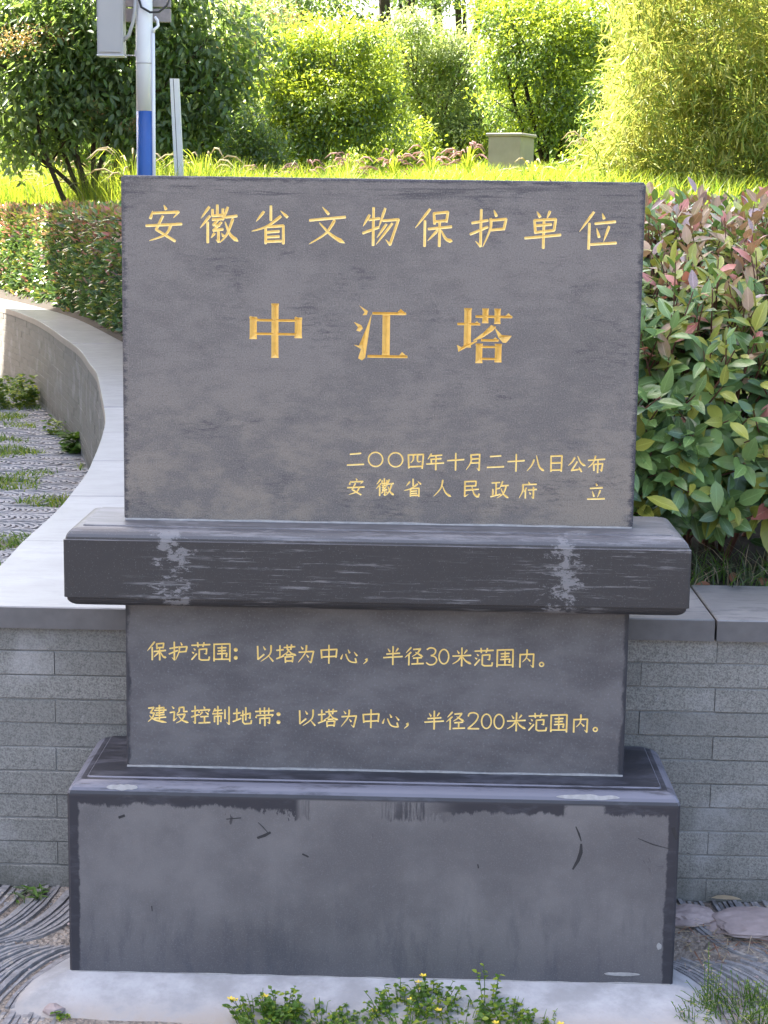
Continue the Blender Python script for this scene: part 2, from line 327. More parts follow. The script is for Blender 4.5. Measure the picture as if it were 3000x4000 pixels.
class G:
    def __init__(s): s.v = []; s.f = []; s.mi = []; s.k = 0
    def add(s, v, f):
        n = len(s.v); s.v += [tuple(q) for q in v]; s.f += [tuple(i + n for i in q) for q in f]; s.mi += [s.k] * len(f); return s
    def box(s, c, d, rz=0, ch=0.0):
        x, y, z = (q / 2 for q in d); R_ = Matrix.Rotation(rz, 3, 'Z'); c = Vector(c)
        if ch <= 0:
            vs = [Vector((a * x, b * y, e * z)) for e in (-1, 1) for a, b in ((-1, -1), (1, -1), (1, 1), (-1, 1))]
            fs = [(3, 2, 1, 0), (4, 5, 6, 7)] + [(i, (i + 1) % 4, (i + 1) % 4 + 4, i + 4) for i in range(4)]
        else:
            vs = []
            for zz, ins in ((-z, ch), (-z + ch, 0), (z - ch, 0), (z, ch)):
                X, Y = x - ins, y - ins
                vs += [Vector((a * X, b * Y, zz)) for a, b in ((-1, -1), (1, -1), (1, 1), (-1, 1))]
            fs = [(3, 2, 1, 0), (12, 13, 14, 15)]
            for r in range(3): fs += [(4 * r + i, 4 * r + (i + 1) % 4, 4 * r + 4 + (i + 1) % 4, 4 * r + 4 + i) for i in range(4)]
        return s.add([R_ @ q + c for q in vs], fs)
    def tube(s, pts, r, seg=8, caps=True):
        pts = [Vector(p) for p in pts]; n = len(pts)
        rr = r if isinstance(r, (list, tuple)) else [r] * n
        vs = []; up = None
        for i in range(n):
            d = (pts[min(i + 1, n - 1)] - pts[max(i - 1, 0)]).normalized()
            if up is None: up = d.orthogonal().normalized()
            up = (up - d * up.dot(d)).normalized(); w = d.cross(up)
            vs += [pts[i] + (up * math.cos(2 * math.pi * k / seg) + w * math.sin(2 * math.pi * k / seg)) * rr[i] for k in range(seg)]
        fs = []
        for i in range(n - 1):
            fs += [(i * seg + k, i * seg + (k + 1) % seg, (i + 1) * seg + (k + 1) % seg, (i + 1) * seg + k) for k in range(seg)]
        if caps: fs += [tuple(range(seg))[::-1], tuple((n - 1) * seg + k for k in range(seg))]
        return s.add(vs, fs)
    def prism(s, poly, z0, z1, ch=0.0):
        n = len(poly); vs = [(x, y, z0) for x, y in poly] + [(x, y, z1 - ch) for x, y in poly]
        fs = [tuple(range(n))[::-1]] + [(i, (i + 1) % n, n + (i + 1) % n, n + i) for i in range(n)]
        if ch > 0:
            cx = sum(p[0] for p in poly) / n; cy = sum(p[1] for p in poly) / n
            for x, y in poly:
                d = Vector((cx - x, cy - y)); d = d.normalized() * ch * 1.2
                vs.append((x + d.x, y + d.y, z1))
            fs += [(n + i, n + (i + 1) % n, 2 * n + (i + 1) % n, 2 * n + i) for i in range(n)] + [tuple(range(2 * n, 3 * n))]
        else: fs.append(tuple(range(n, 2 * n)))
        return s.add(vs, fs)
    def mesh(s, name, m, smooth=False):
        return mesh(name, s.v, s.f, m, smooth, s.mi if isinstance(m, (list, tuple)) else None)

def leaf_arrays(P, A, N, L, W, fold=.25, bend=.15):
    """P base points, A axis, N normal, L length, W width -> 6 verts per leaf, two quads"""
    A = A / np.linalg.norm(A, axis=1, keepdims=True); N = N - A * (N * A).sum(1, keepdims=True)
    N = N / (np.linalg.norm(N, axis=1, keepdims=True) + 1e-9); B = np.cross(A, N)
    L = L[:, None]; W = W[:, None]
    def pt(t, w, s):
        return P + A * L * t + B * W * w * s + N * (W * abs(w * s) * fold - L * bend * t * t)
    return np.stack([pt(0, 0, 0), pt(.32, .48, 1), pt(.70, .36, 1), pt(1, 0, 0), pt(.70, .36, -1), pt(.32, .48, -1)], 1)
def leaf_mesh(name, V, mats, mi):
    n = len(V); me = bpy.data.meshes.new(name)
    me.vertices.add(n * 6); me.vertices.foreach_set('co', V.reshape(-1).astype(np.float32))
    base = (np.arange(n) * 6)[:, None]
    lp = (base + np.array([[0, 1, 2, 3, 0, 3, 4, 5]])).reshape(-1)
    me.loops.add(n * 8); me.loops.foreach_set('vertex_index', lp.astype(np.int32))
    me.polygons.add(n * 2); me.polygons.foreach_set('loop_start', (np.arange(n * 2) * 4).astype(np.int32))
    for m in mats: me.materials.append(m)
    me.polygons.foreach_set('material_index', np.repeat(mi, 2).astype(np.int32))
    me.update(calc_edges=True); me.validate(); return me
def blade_mesh(name, P, H, Wd, lean, mats, mi, seg=3, curve=1.0):
    """grass blades: P bases, H heights, lean (n,2) horizontal tip offset"""
    n = len(P); ang = np.random.rand(n) * np.pi * 2
    side = np.stack([np.cos(ang), np.sin(ang), np.zeros(n)], 1)
    rows = []
    for k in range(seg + 1):
        t = k / seg
        c = P.copy(); c[:, :2] += lean * (t ** (1 + curve)); c[:, 2] += H * (t - .18 * t * t * curve)
        w = Wd * (1 - t) * .5 + .0004
        rows += [c - side * w[:, None], c + side * w[:, None]]
    V = np.stack(rows, 1); nv = 2 * (seg + 1)
    me = bpy.data.meshes.new(name); me.vertices.add(n * nv); me.vertices.foreach_set('co', V.reshape(-1).astype(np.float32))
    base = (np.arange(n) * nv)[:, None]
    q = np.concatenate([np.array([[2 * k, 2 * k + 1, 2 * k + 3, 2 * k + 2]]) for k in range(seg)], 1)
    lp = (base + q).reshape(-1)
    me.loops.add(len(lp)); me.loops.foreach_set('vertex_index', lp.astype(np.int32))
    me.polygons.add(n * seg); me.polygons.foreach_set('loop_start', (np.arange(n * seg) * 4).astype(np.int32))
    for m in mats: me.materials.append(m)
    me.polygons.foreach_set('material_index', np.repeat(mi, seg).astype(np.int32))
    me.update(calc_edges=True); return me
def sstep(t): t = max(0., min(1., t)); return t * t * (3 - 2 * t)
def catmull(pts, n):
    P = [Vector(p) for p in pts]; out = []
    for i in range(len(P) - 1):
        a, b, c, d = P[max(i - 1, 0)], P[i], P[i + 1], P[min(i + 2, len(P) - 1)]
        for k in range(n):
            t = k / n; out.append(.5 * ((2 * b) + (c - a) * t + (2 * a - 5 * b + 4 * c - d) * t * t + (3 * b - a - 3 * c + d) * t ** 3))
    out.append(P[-1]); return out
random.seed(4); np.random.seed(4)
# ================================================================ STRUCTURE
CURVE = [(-1.08, .23), (-1.08, .74), (-1.10, 1.13), (-1.115, 1.67), (-1.135, 2.0), (-1.18, 2.55), (-1.225, 2.93), (-1.285, 3.39), (-1.36, 3.92), (-1.43, 4.35), (-1.54, 4.92), (-1.76, 6.01), (-1.94, 6.88), (-2.16, 7.76), (-2.42, 8.8), (-2.75, 9.91), (-3.50, 12.32), (-4.26, 14.3), (-5.2, 16.4), (-6.4, 18.6), (-8.2, 21.2)]
cv = catmull([(x, y, 0) for x, y in CURVE], 24)
arc = [0.0]
for a_, b_ in zip(cv, cv[1:]): arc.append(arc[-1] + (b_ - a_).length)
def on_curve(s):
    s = max(0, min(arc[-1] - 1e-4, s)); i = int(np.searchsorted(arc, s, side='right')) - 1; i = min(i, len(cv) - 2)
    t = (s - arc[i]) / (arc[i + 1] - arc[i]); p = cv[i].lerp(cv[i + 1], t); d = (cv[i + 1] - cv[i]).normalized()
    return p, Vector((d.y, -d.x, 0))          # point, normal into the planting (right side)
cvx = np.array([p.x for p in cv]); cvy = np.array([p.y for p in cv])
def xl(y): return float(np.interp(y, cvy, cvx)) if y < 21 else -8.2 - (y - 21) * 2.5
def gz(x, y):
    n = -.03 + .10 * sstep((y + .20) / .45)
    return n if y < .3 else n - .055 * sstep((y - .3) / 3)
def lz(x, y):
    w = sstep((x - xl(y) - .35) / 1.0) * (.62 + .38 * sstep((x + 4) / 5))
    b = .80 + w * (.115 * min(max(y - 1.2, 0), 10.5) + .045 * min(max(y - 11.7, 0), 30))
    return b + .03 * math.sin(x * 1.7 + y) * w * sstep((y - 1.5) / 2)

xs = [-900, -300, -100, -40, -20, -12, -8, -6, -5, -4, -3, -2.5, -2, -1.6, -1.3] + [round(-1.1 + .1 * i, 2) for i in range(23)] + [1.3, 1.6, 2, 3, 5, 8, 14, 30, 80, 300, 900]
ys = [-900, -300, -80, -30, -12, -8, -5, -4, -3, -2, -1.4, -1, -.8, -.6] + [round(-.5 + .05 * i, 2) for i in range(17)] + [.5, 1, 1.5, 2, 3, 4, 6, 8, 10, 12, 14, 17, 20, 25, 40, 80, 300, 1200]
v = [(x, y, gz(x, y) + (.006 * noise.noise((x * 6, y * 6, 0)) if abs(x) < 3 and abs(y) < 3 else 0)) for y in ys for x in xs]
n_ = len(xs); f = [(j * n_ + i, j * n_ + i + 1, (j + 1) * n_ + i + 1, (j + 1) * n_ + i) for j in range(len(ys) - 1) for i in range(n_ - 1)]
obj('ground', mesh('ground', v, f, MT['ground'], True), kind='structure')
# planting ground / lawn behind the wall
ys = [.665] + [.8 + .25 * i for i in range(79)] + [21 + 2 * i for i in range(12)] + [50, 70, 120, 300, 1000]
us = [0, .1, .25, .45, .7, 1, 1.3, 1.6, 2, 2.5, 3, 3.6, 4.3, 5, 6, 7.5, 9, 12, 16, 25, 50, 150, 900]
v = []
for y in ys:
    a = xl(y) + .25
    for u in us: v.append((a + u, y, lz(a + u, y)))
n_ = len(us); f = [(j * n_ + i, j * n_ + i + 1, (j + 1) * n_ + i + 1, (j + 1) * n_ + i) for j in range(len(ys) - 1) for i in range(n_ - 1)]
mi = []
for j in range(len(ys) - 1):
    for i in range(n_ - 1): mi.append(1 if (ys[j] < 3.4 or us[i] < 1.2) and ys[j] < 19 else 0)
obj('lawn', mesh('lawn', v, f, [MT['lawn'], MT['soil']], True, mi), kind='structure')

# ---------------------------------------------------------------- planter wall
CAPZ = .822; CAPT = .056; WY = .25
wall = empty('planter_wall', (-.9, .3, 0), 'curved planter wall of grey stone courses under flat blue-grey cap stones', 'wall')
wall.location = (0, 0, 0)
CH = (CAPZ - CAPT - .068) / 11.0; Z0W = .068
g = G()
g.box((1.41, WY + .1045, .36), (4.94, .20, .80))
for i in range(len(cv) - 1):
    if cv[i].y > 20: break
    if cv[i].y < .30: continue
    a_, na = on_curve(arc[i]); b_, nb = on_curve(arc[i + 1]); q = [a_ + na * .009, b_ + nb * .009, b_ + nb * .30, a_ + na * .30]
    if i % 6 == 0 or cv[i - 1].y < .30:
        j = min(i + 6, len(cv) - 1); b_, nb = on_curve(arc[j] + .001)
        q = [a_ + na * .009, b_ + nb * .009, b_ + nb * .30, a_ + na * .30]
        g.prism([(p.x, p.y) for p in q], -.05, CAPZ - CAPT - .004)
obj('wall_core', g.mesh('wall_core', MT['core']), wall)
# front bricks, one object each
rb = random.Random(11); Lb = .3725
bmesh_cache = {}
def brick_obj(c, d, rz, m, nm='brick'):
    key = (round(d[0], 2), m.name)
    if key not in bmesh_cache:
        bmesh_cache[key] = G().box((0, 0, 0), (d[0], d[1], d[2]), 0, .0025).mesh('brick', m)
    o = obj(nm, bmesh_cache[key], wall, c); o.rotation_euler = (0, 0, rz); o.scale = (d[0] / round(d[0], 2), 1, 1); return o
for k in range(11):
    z = CAPZ - CAPT - (k + .5) * CH
    x = (.855 if k % 2 == 0 else .666) - 5 * Lb
    while x < 2.6:
        a, b = max(x, -1.055), min(x + Lb, 2.62)
        if b - a > .04 and not (a > -.56 and b < .56):
            brick_obj(((a + b) / 2, WY + .019 + rb.uniform(-.0018, .0018), z + rb.uniform(-.0006, .0006)), (b - a - .0022, .038, CH - .0022), rb.uniform(-.002, .002), MT['brick'])
        x += Lb
# curved side: the courses that show are single bricks, the rest one piece of geometry
gs = G(); nb_ = 0; s_end = float(np.interp(16.5, cvy, np.array(arc)))
s_vis = float(np.interp(8.0, cvy, np.array(arc)))
for k in range(11):
    z = CAPZ - CAPT - (k + .5) * CH; s = (0 if k % 2 else Lb / 2) + rb.uniform(0, .02)
    while s < s_end:
        p, n = on_curve(s + Lb / 2); ang = math.atan2(-n.x, n.y)
        c = p + n * (.019 + rb.uniform(-.002, .002)); c.z = z
        if s > s_vis and nb_ < 225:
            brick_obj(c, (Lb - .006, .03, CH - .004), ang, MT['brick_tan']); nb_ += 1
        else: gs.box(c, (Lb - .005, .03, CH - .004), ang)
        s += Lb
obj('side_bricks', gs.mesh('side_bricks', MT['brick_tan']), wall, kind='stuff')
# cap stones
def cap_stone(poly, m, dz=0.0):
    cx = sum(p[0] for p in poly) / len(poly); cy = sum(p[1] for p in poly) / len(poly)
    q = [(x - cx, y - cy) for x, y in poly]
    gg = G(); gg.prism(q, CAPZ - CAPT, CAPZ + dz, .003)
    o = obj('cap_stone', gg.mesh('cap_stone', m), wall, (cx, cy, 0)); return o
joints_y = [.23, 1.13, 2.0, 2.9, 3.85, 4.9, 6.0, 7.0, 8.0, 9.4, 10.9, 12.3, 13.9, 15.6, 17.4, 19.5]
js = [float(np.interp(y, cvy, np.array(arc))) for y in joints_y]
for i, (a, b) in enumerate(zip(js, js[1:])):
    inn = []; out = []
    for t in np.linspace(0, 1, 7):
        p, n = on_curve(a + .003 + (b - a - .006) * t); inn.append((p.x, p.y)); q = p + n * .43; out.append((q.x, q.y))
    if i == 0: out[0] = (-.632, .23); inn[0] = (-1.08, .23)
    o = cap_stone(inn[::-1] + out, [MT['cap_worn'] if i > 4 else MT['cap'], MT['cap_tan'] if i > 3 else MT['cap_dark']], rb.uniform(-.002, .001))
    me = o.data; 
    for p in me.polygons:
        if abs(p.normal.z) < .3: p.material_index = 1
xj = [-.628, .846, 1.72, 2.6]
for i, (a, b) in enumerate(zip(xj, xj[1:])):
    o = cap_stone([(a + .003, .23 + .001 * i), (b - .003, .23 + .001 * i), (b - .003, .66), (a + .003, .66)], [MT['cap_worn'], MT['cap_dark']], -.001 * i)
    for p in o.data.polygons:
        if abs(p.normal.z) < .3: p.material_index = 1
# strip of front cap face on the left stone is dark like the right one

# ---------------------------------------------------------------- tile paving (tiles set on edge in bowed rows)
pav = empty('tile_paving', (0, 0, 0), None, None); pav['kind'] = 'structure'
ROW = .272
def tile_geo(kind, r):
    # kind 0: bows right then sweeps to lower left; 1: mirrored; 2: full bow
    pts = []
    for i in range(7):
        t = i / 6
        if kind == 0: a = t * math.pi / 2 * .86; pts.append((-(1 - math.cos(a)) * .21, -math.sin(a) * .265 + .13))
        elif kind == 1: a = (1 - t) * math.pi / 2 * .86; pts.append(((1 - math.cos(a)) * .21 - .0, math.sin(a) * .265 - .13))
        else: a = (t - .5) * 2.5; pts.append((math.cos(a) * .20 - .16, math.sin(-a) * .130))
    return pts
def tile_verts(pts, th, y0, jit):
    v = []
    for i, (x, y) in enumerate(pts):
        p = pts[max(0, i - 1)]; q = pts[min(len(pts) - 1, i + 1)]; d = Vector((q[0] - p[0], q[1] - p[1])).normalized(); n = Vector((-d.y, d.x)) * th / 2
        zt = gz(0, y0 + y) + .007 + jit + random.uniform(-.002, .002)
        for sx in (-1, 1):
            v.append((x + n.x * sx, y + n.y * sx, zt - (.0015 if sx else 0))); v.append((x + n.x * sx, y + n.y * sx, zt - .03))
    f = []
    for i in range(len(pts) - 1):
        a = 4 * i; b = a + 4
        f += [(a, b, b + 2, a + 2), (a + 1, b + 1, b, a), (a + 2, b + 2, b + 3, a + 3)]
    e = 4 * (len(pts) - 1); f += [(0, 2, 3, 1), (e, e + 1, e + 3, e + 2)]
    return v, f
rt = random.Random(3)
rows_y = [(.285 - ROW * (k + .5), k % 2) for k in range(3)]
for y0, kd in rows_y:
    vars_ = []
    for q in range(3):
        v, f = tile_verts(tile_geo(kd, 0), (.0085 + .0012 * q), y0, rt.uniform(-.003, .003)); vars_.append(mesh('tile', v, f, MT['tile']))
    for x0, x1 in ((-1.22, -.70), (.77, 1.24)):
        x = x0
        while x < x1:
            o = obj('tile', rt.choice(vars_), pav, (x + rt.uniform(-.002, .002), y0 + rt.uniform(-.006, .006), rt.uniform(-.004, .002)))
            o.rotation_euler = (0, 0, rt.uniform(-.03, .03))
            if x0 > 0: o.scale.x = -1
            x += (.0142 if rt.random() > .06 else .030)
gf = G()
y = 3.2; ri = 0
while y < 16.5:
    xr = xl(y) + .02; x = xr - (1.9 + y * .16) ; base_v = None
    ph = rt.uniform(0, .02); x += ph
    while x < xr:
        if noise.noise((x * 2.1, y * 2.3, 3)) < .42:
            v, f = tile_verts(tile_geo(2, 0), .018, y, rt.uniform(-.006, .006))
            dx = rt.uniform(-.004, .004); gf.add([(a + x + dx, b + y, c + .004) for a, b, c in v], f)
        x += .034
    y += ROW * 1.06; ri += 1
obj('plaza_tiles', gf.mesh('plaza_tiles', MT['tile_far']), pav, kind='stuff')

# cement apron round the monument base
def ring(hw, y0, y1, z, n=22, wob=0, sd=0):
    out = []
    pts = [(-hw, y1), (-hw, y0), (hw, y0), (hw, y1)]
    for (a, b) in zip(pts, pts[1:]):
        for i in range(n):
            t = i / n; x = a[0] + (b[0] - a[0]) * t; y = a[1] + (b[1] - a[1]) * t
            w = wob * noise.noise((x * 5 + sd, y * 5, 1.3)); out.append((x + w * (1 if b[0] == a[0] else 0), y + w * (1 if b[1] == a[1] else 0), z + w * .15))
    out.append((*pts[-1], z)); return out
r1 = ring(.70, -.10, .24, .012); r2 = ring(.735, -.135, .24, .008, wob=.008); r3 = ring(.80, -.235, .24, -.012, wob=.03, sd=3); r4 = ring(.85, -.33, .24, -.040, wob=.05, sd=6); r5 = ring(.87, -.36, .24, -.07, wob=.05, sd=6)
vv = r1 + r2 + r3 + r4 + r5; m_ = len(r1); ff = [(k * m_ + i, k * m_ + i + 1, (k + 1) * m_ + i + 1, (k + 1) * m_ + i) for k in range(4) for i in range(m_ - 1)]
ff = [q[::-1] for q in ff]
obj('cement_apron', mesh('cement_apron', vv, ff, MT['cement'], True), kind='structure')
# ================================================================ MONUMENT
GL = {
'安': '50,2 57,15 d;20,18 13,40 d;21,24 90,20 76,36 k;47,32 29,68 80,98;70,52 55,80 10,98 p;2,58 98,52',
'徽': '26,4 3,36 p;28,28 0,62 p;21,46 21,100;47,0 47,28;34,12 34,29 62,26;62,10 62,30;34,39 64,36;48,40 36,53 53,54;58,46 36,68 62,64;50,66 50,98 43,92 k;40,74 30,88 p;58,74 65,84 d;76,4 62,42 p;70,32 100,28;90,34 74,76 54,100 p;68,44 82,78 104,96 n',
'省': '52,0 52,38;34,14 12,42 p;78,12 98,30 d;80,26 42,54 0,68 p;38,56 38,100;38,56 86,52 86,100;42,70 74,67;42,83 74,81;40,95 80,93',
'文': '36,0 54,20 d;2,36 98,26;70,34 46,70 0,100 p;28,42 60,74 98,96 n',
'物': '20,18 2,50 p;18,32 46,28;30,0 30,100;2,68 44,52;62,0 44,54 p;56,34 98,30 76,98 64,84 k;66,42 40,80 p;82,40 38,98 p',
'保': '40,0 0,52 p;26,32 26,100;50,12 52,40;50,12 88,8 84,34;53,34 84,31;36,54 98,47;66,36 66,100;62,56 34,86 p;70,56 84,80 102,86 n',
'护': '28,0 28,98 14,84 k;4,36 46,28;0,66 46,46;62,0 70,18 d;54,22 54,50 34,100 p;56,28 96,24 90,52;56,54 92,50',
'单': '32,2 42,18 d;68,0 60,20 p;26,26 30,60;26,26 84,22 80,52;32,40 72,36;30,58 80,52;2,74 98,64;52,22 52,100',
'位': '38,0 0,54 p;26,32 26,100;60,4 66,20 d;42,32 96,26;46,44 54,70 d;80,38 66,80 p;32,88 100,83',
'二': '18,16 80,10;2,80 98,74', '〇': 'O 50,44 46', '。': 'O 34,82 15', '0': 'E 50,50 30,44', '：': 'B 40,36 11;B 40,80 11',
'3': '22,14 38,4 60,6 70,20 62,38 44,46 p0;44,46 66,52 76,72 62,92 38,96 20,84 p0', '2': '22,26 28,10 50,4 70,12 74,30 58,58 22,92 p0;22,93 80,92',
'四': '6,14 10,92;6,14 94,10 88,92;36,16 34,44 20,62 p;60,14 60,46 68,54 82,50 p;10,84 88,80',
'年': '28,4 6,40 p;26,18 88,12;24,38 84,33;26,38 28,62;0,66 100,58;54,14 54,100', '十': '2,44 98,36;50,0 50,100',
'月': '28,6 30,50 2,98 p;28,8 80,4 78,98 64,84 k;32,32 76,29;32,56 76,53', '八': '42,28 26,66 0,98 p;54,4 72,70 102,96 n',
'日': '18,6 20,98;18,8 82,4 80,96;22,48 78,45;22,90 78,87', '公': '38,12 22,40 0,62 p;54,4 74,44 102,62 n;52,38 20,90 74,80;62,66 80,98 d',
'布': '2,28 98,20;44,0 30,42 0,72 p;34,50 36,88;34,52 86,46 80,90 70,80 k;58,30 58,100', '人': '52,0 40,50 0,98 p;50,36 70,76 102,98 n',
'民': '14,6 14,94 36,80 k;14,8 78,4 76,32;16,34 76,30;16,58 92,50;54,34 68,78 92,98 n;92,96 96,78',
'政': '6,12 50,8;30,12 30,84;30,46 50,42;12,48 12,86;0,92 56,76;68,0 50,46 p;60,28 100,24;88,30 72,72 36,100 p;58,42 76,78 104,98 n',
'府': '52,0 58,12 d;18,18 98,14;20,18 20,54 0,98 p;42,34 26,62 p;36,50 36,96;52,48 100,44;82,32 82,96 70,86 k;58,60 66,74 d',
'立': '46,0 54,16 d;14,32 86,26;26,46 38,82 d;74,40 58,86 p;0,96 100,92',
'范': '2,16 100,10;34,0 36,24;68,0 62,22;12,32 22,42 d;2,52 14,60 d;2,94 28,62;42,38 82,34 80,62 68,60 k;42,38 42,90 54,96 94,94 96,78',
'围': '8,6 8,100;8,8 92,4 92,100;10,90 92,88;28,28 72,25;30,44 70,41;26,60 76,56 74,74 66,70 k;50,16 50,86',
'以': '12,14 14,86 46,58;42,14 54,34 d;84,6 78,56 28,98 p;68,62 96,96 d',
'塔': '18,8 18,72;0,34 36,30;0,80 38,64;40,18 98,12;56,4 58,30;80,2 76,28;66,26 56,46 30,62 p;64,32 80,50 106,60 n;52,58 78,56;46,70 48,100;46,70 88,66 84,96;50,92 84,90',
'为': '16,10 28,26 d;6,42 84,36 70,98 56,86 k;46,2 40,44 2,98 p;46,54 58,70 d', '中': '8,26 12,72;8,28 92,22 88,66;12,66 88,60;50,0 50,100',
'心': '14,48 4,76 d;30,46 44,78 62,90 88,92 p0;88,92 82,70;42,22 52,42 d;74,34 92,56 d', '，': '44,70 48,82 30,100 p2',
'半': '22,12 34,30 d;78,8 64,30 p;16,42 86,36;0,62 100,54;50,0 50,100',
'径': '34,2 6,34 p;34,28 0,60 p;22,46 22,100;46,14 84,10;82,11 66,34 38,54 p;56,28 98,54 n;46,62 90,58;68,62 68,92;38,94 100,90',
'米': '24,14 36,32 d;78,10 62,32 p;2,46 98,40;50,0 50,100;46,48 28,72 0,90 p;54,48 72,72 102,88 n',
'内': '14,28 14,100;14,30 86,26 84,98 70,86 k;50,0 48,44 26,72 p;50,48 70,66 d',
'建': '4,18 32,14 14,44 34,44;34,44 24,70 0,94 p;8,58 34,80 102,96 n;44,18 86,13 84,42;36,30 98,26;44,44 84,40;42,56 88,52;36,72 96,66;62,2 62,84',
'设': '12,6 24,18 d;2,40 26,36 22,84 40,68 k;52,12 50,34 38,46 p;52,12 76,9 76,34 94,32;40,52 82,47;82,47 66,78 34,98 p;48,58 70,82 102,94 n',
'控': '20,2 20,96 8,86 k;2,30 38,24;0,62 38,48;66,2 72,14 d;44,22 40,38 d;46,24 98,19 90,34 k;60,32 42,54 p;74,32 92,46 d;50,60 90,56;70,60 70,90;40,94 100,90',
'制': '18,12 6,36 p;14,24 52,20;4,42 58,37;14,54 14,86;14,56 50,52 48,84 40,78 k;32,0 32,100;70,18 70,68;92,2 92,98 78,86 k',
'地': '20,12 20,72;2,38 38,33;0,82 42,64;40,48 92,34 90,62 80,58 k;68,4 68,72;52,22 52,84 62,94 96,90 98,74',
'带': '2,24 98,17;26,6 28,36;50,2 50,34;74,4 72,34;8,44 4,60 d;8,46 96,40 88,54 k;26,62 26,90;26,62 78,57 76,88 66,82 k;52,48 52,102',
# heavy upright lettering of the name: polygons with their own widths (w after the colon)
'中S': 'W13 9,25 9,66;W13 92,25 92,63;W4.5 10,31 90,31;W4.5 10,56 90,56;W13 49,0 49,100;T 2,23 20,29 12,33;T 86,23 100,29 92,34',
'江S': 'D 10,0 26,10 24,17 16,18 20,12;D 0,30 14,36 17,42 12,48 5,46 8,40;D 33,15 22,96 16,101 9,97 14,80 0,72 10,74 24,40;W5 34,14 96,14;T 78,14 86,5 98,15;W14 60,12 60,94;W5 26,93 100,93;T 82,94 90,84 101,94',
'塔S': 'W13 19,0 19,72;W4.5 0,29 42,29;T 30,29 36,23 43,31;D 0,67 8,71 37,58 37,61 3,80 2,74;W4.5 33,15 100,15;T 86,15 93,8 101,16;W11 51,0 51,27;W11 73,0 73,28;D 62,30 71,33 66,40 46,54 30,60 30,58 48,44;D 68,34 82,48 100,49 96,55 90,62 84,62 76,53;W4.5 44,58 76,58;T 64,58 70,52 78,59;W12 41,64 41,100;W12 76,64 76,98;W4 40,70 78,70;W4 42,92 76,92',
}
def seg_poly(a, b, w0, w1, e0, e1):
    a, b = Vector(a), Vector(b); d = (b - a).normalized(); n = Vector((-d.y, d.x)); a = a - d * e0; b = b + d * e1
    c0 = min(w0, .8 * w0)
    return [a + n * w0 * .30, a + d * w0 * .22 + n * w0 / 2, b - d * w1 * .22 + n * w1 / 2, b + n * w1 * .28, b - n * w1 * .28, b - d * w1 * .22 - n * w1 / 2, a + d * w0 * .22 - n * w0 / 2, a - n * w0 * .30], [a + d * w0 * .3, b - d * w1 * .3]
def ribbon(pts, ws):
    L_, R_ = [], []
    for i, p in enumerate(pts):
        d = (pts[min(i + 1, len(pts) - 1)] - pts[max(0, i - 1)]).normalized(); n = Vector((-d.y, d.x)); L_.append(p + n * ws[i] / 2); R_.append(p - n * ws[i] / 2)
    return L_ + R_[::-1], pts[1:-1]
def circ(c, rx, ry, n=22): return [Vector((c[0] + rx * math.cos(2 * math.pi * i / n), c[1] + ry * math.sin(2 * math.pi * i / n))) for i in range(n)]
def glyph(ch, w):
    """list of (polygon, spine) in 0..100 space"""
    out = []
    for s in GL[ch].split(';'):
        tk = s.split(); fl = tk[-1] if tk[-1][0].isalpha() else ''
        if tk[0][0] in 'OEBWTD':
            k = tk[0]
            P = [Vector([float(q) for q in t.split(',')]) for t in tk[1:] if ',' in t]
            if k == 'O':
                r = float(tk[2]); q = circ(P[0], r - w / 2, r - w / 2, 20)
                for i in range(20): out.append(seg_poly(q[i], q[(i + 1) % 20], w, w, w * .12, w * .12))
            elif k == 'E':
                q = circ(P[0], P[1].x - w / 2, P[1].y - w / 2, 18)
                for i in range(18): out.append(seg_poly(q[i], q[(i + 1) % 18], w, w, w * .12, w * .12))
            elif k == 'B': out.append((circ(P[0], float(tk[2]), float(tk[2]), 10), [P[0], P[0] + Vector((.5, 0))]))
            elif k[0] == 'W':
                ww = float(k[1:]); a, b = P; d = (b - a).normalized(); n = Vector((-d.y, d.x)) * ww / 2
                fl_ = 1.14 if ww > 8 else 1.0
                m1 = a + d * min(6, ww * .5); m2 = b - d * min(6, ww * .5)
                out.append(([a + n * fl_, m1 + n, m2 + n, b + n * (fl_ * .98), b - n * (fl_ * .98), m2 - n, m1 - n, a - n * fl_], [a + d * ww * .5, b - d * ww * .5]))
            else:
                c = sum(P, Vector((0, 0))) / len(P); out.append((P, [c, c + Vector((.3, .2))]))
            continue
        P = [Vector([float(q) for q in t.split(',')]) for t in tk if ',' in t]
        if fl in ('p', 'n', 'd', 'p0', 'p2'):
            if len(P) > 2:
                C_ = [Vector((q.x, q.y)) for q in catmull([(p.x, p.y, 0) for p in P], 5)]
            else: C_ = [P[0].lerp(P[1], t) for t in (0, .25, .5, .75, 1)]
            n = len(C_); ws = []
            for i in range(n):
                t = i / (n - 1)
                ws.append(w * {'p': 1.12 * (1 - t) ** .55 + .18, 'n': (.55 + 1.0 * t / .8 if t < .8 else 1.55 * (1 - t) / .2 + .12), 'd': .35 + 1.15 * t if t < .85 else 1.05, 'p0': 1.0, 'p2': 2.0 * (1 - t) + .2}[fl])
            ws[0] *= .75
            out.append(ribbon(C_, ws))
        else:
            for i in range(len(P) - 1):
                last = i == len(P) - 2; hk = fl == 'k' and last and len(P) > 2
                out.append(seg_poly(P[i], P[i + 1], w * 1.05, w * (.3 if hk else 1.12), w * .3, 0 if hk else w * .3))
    return out

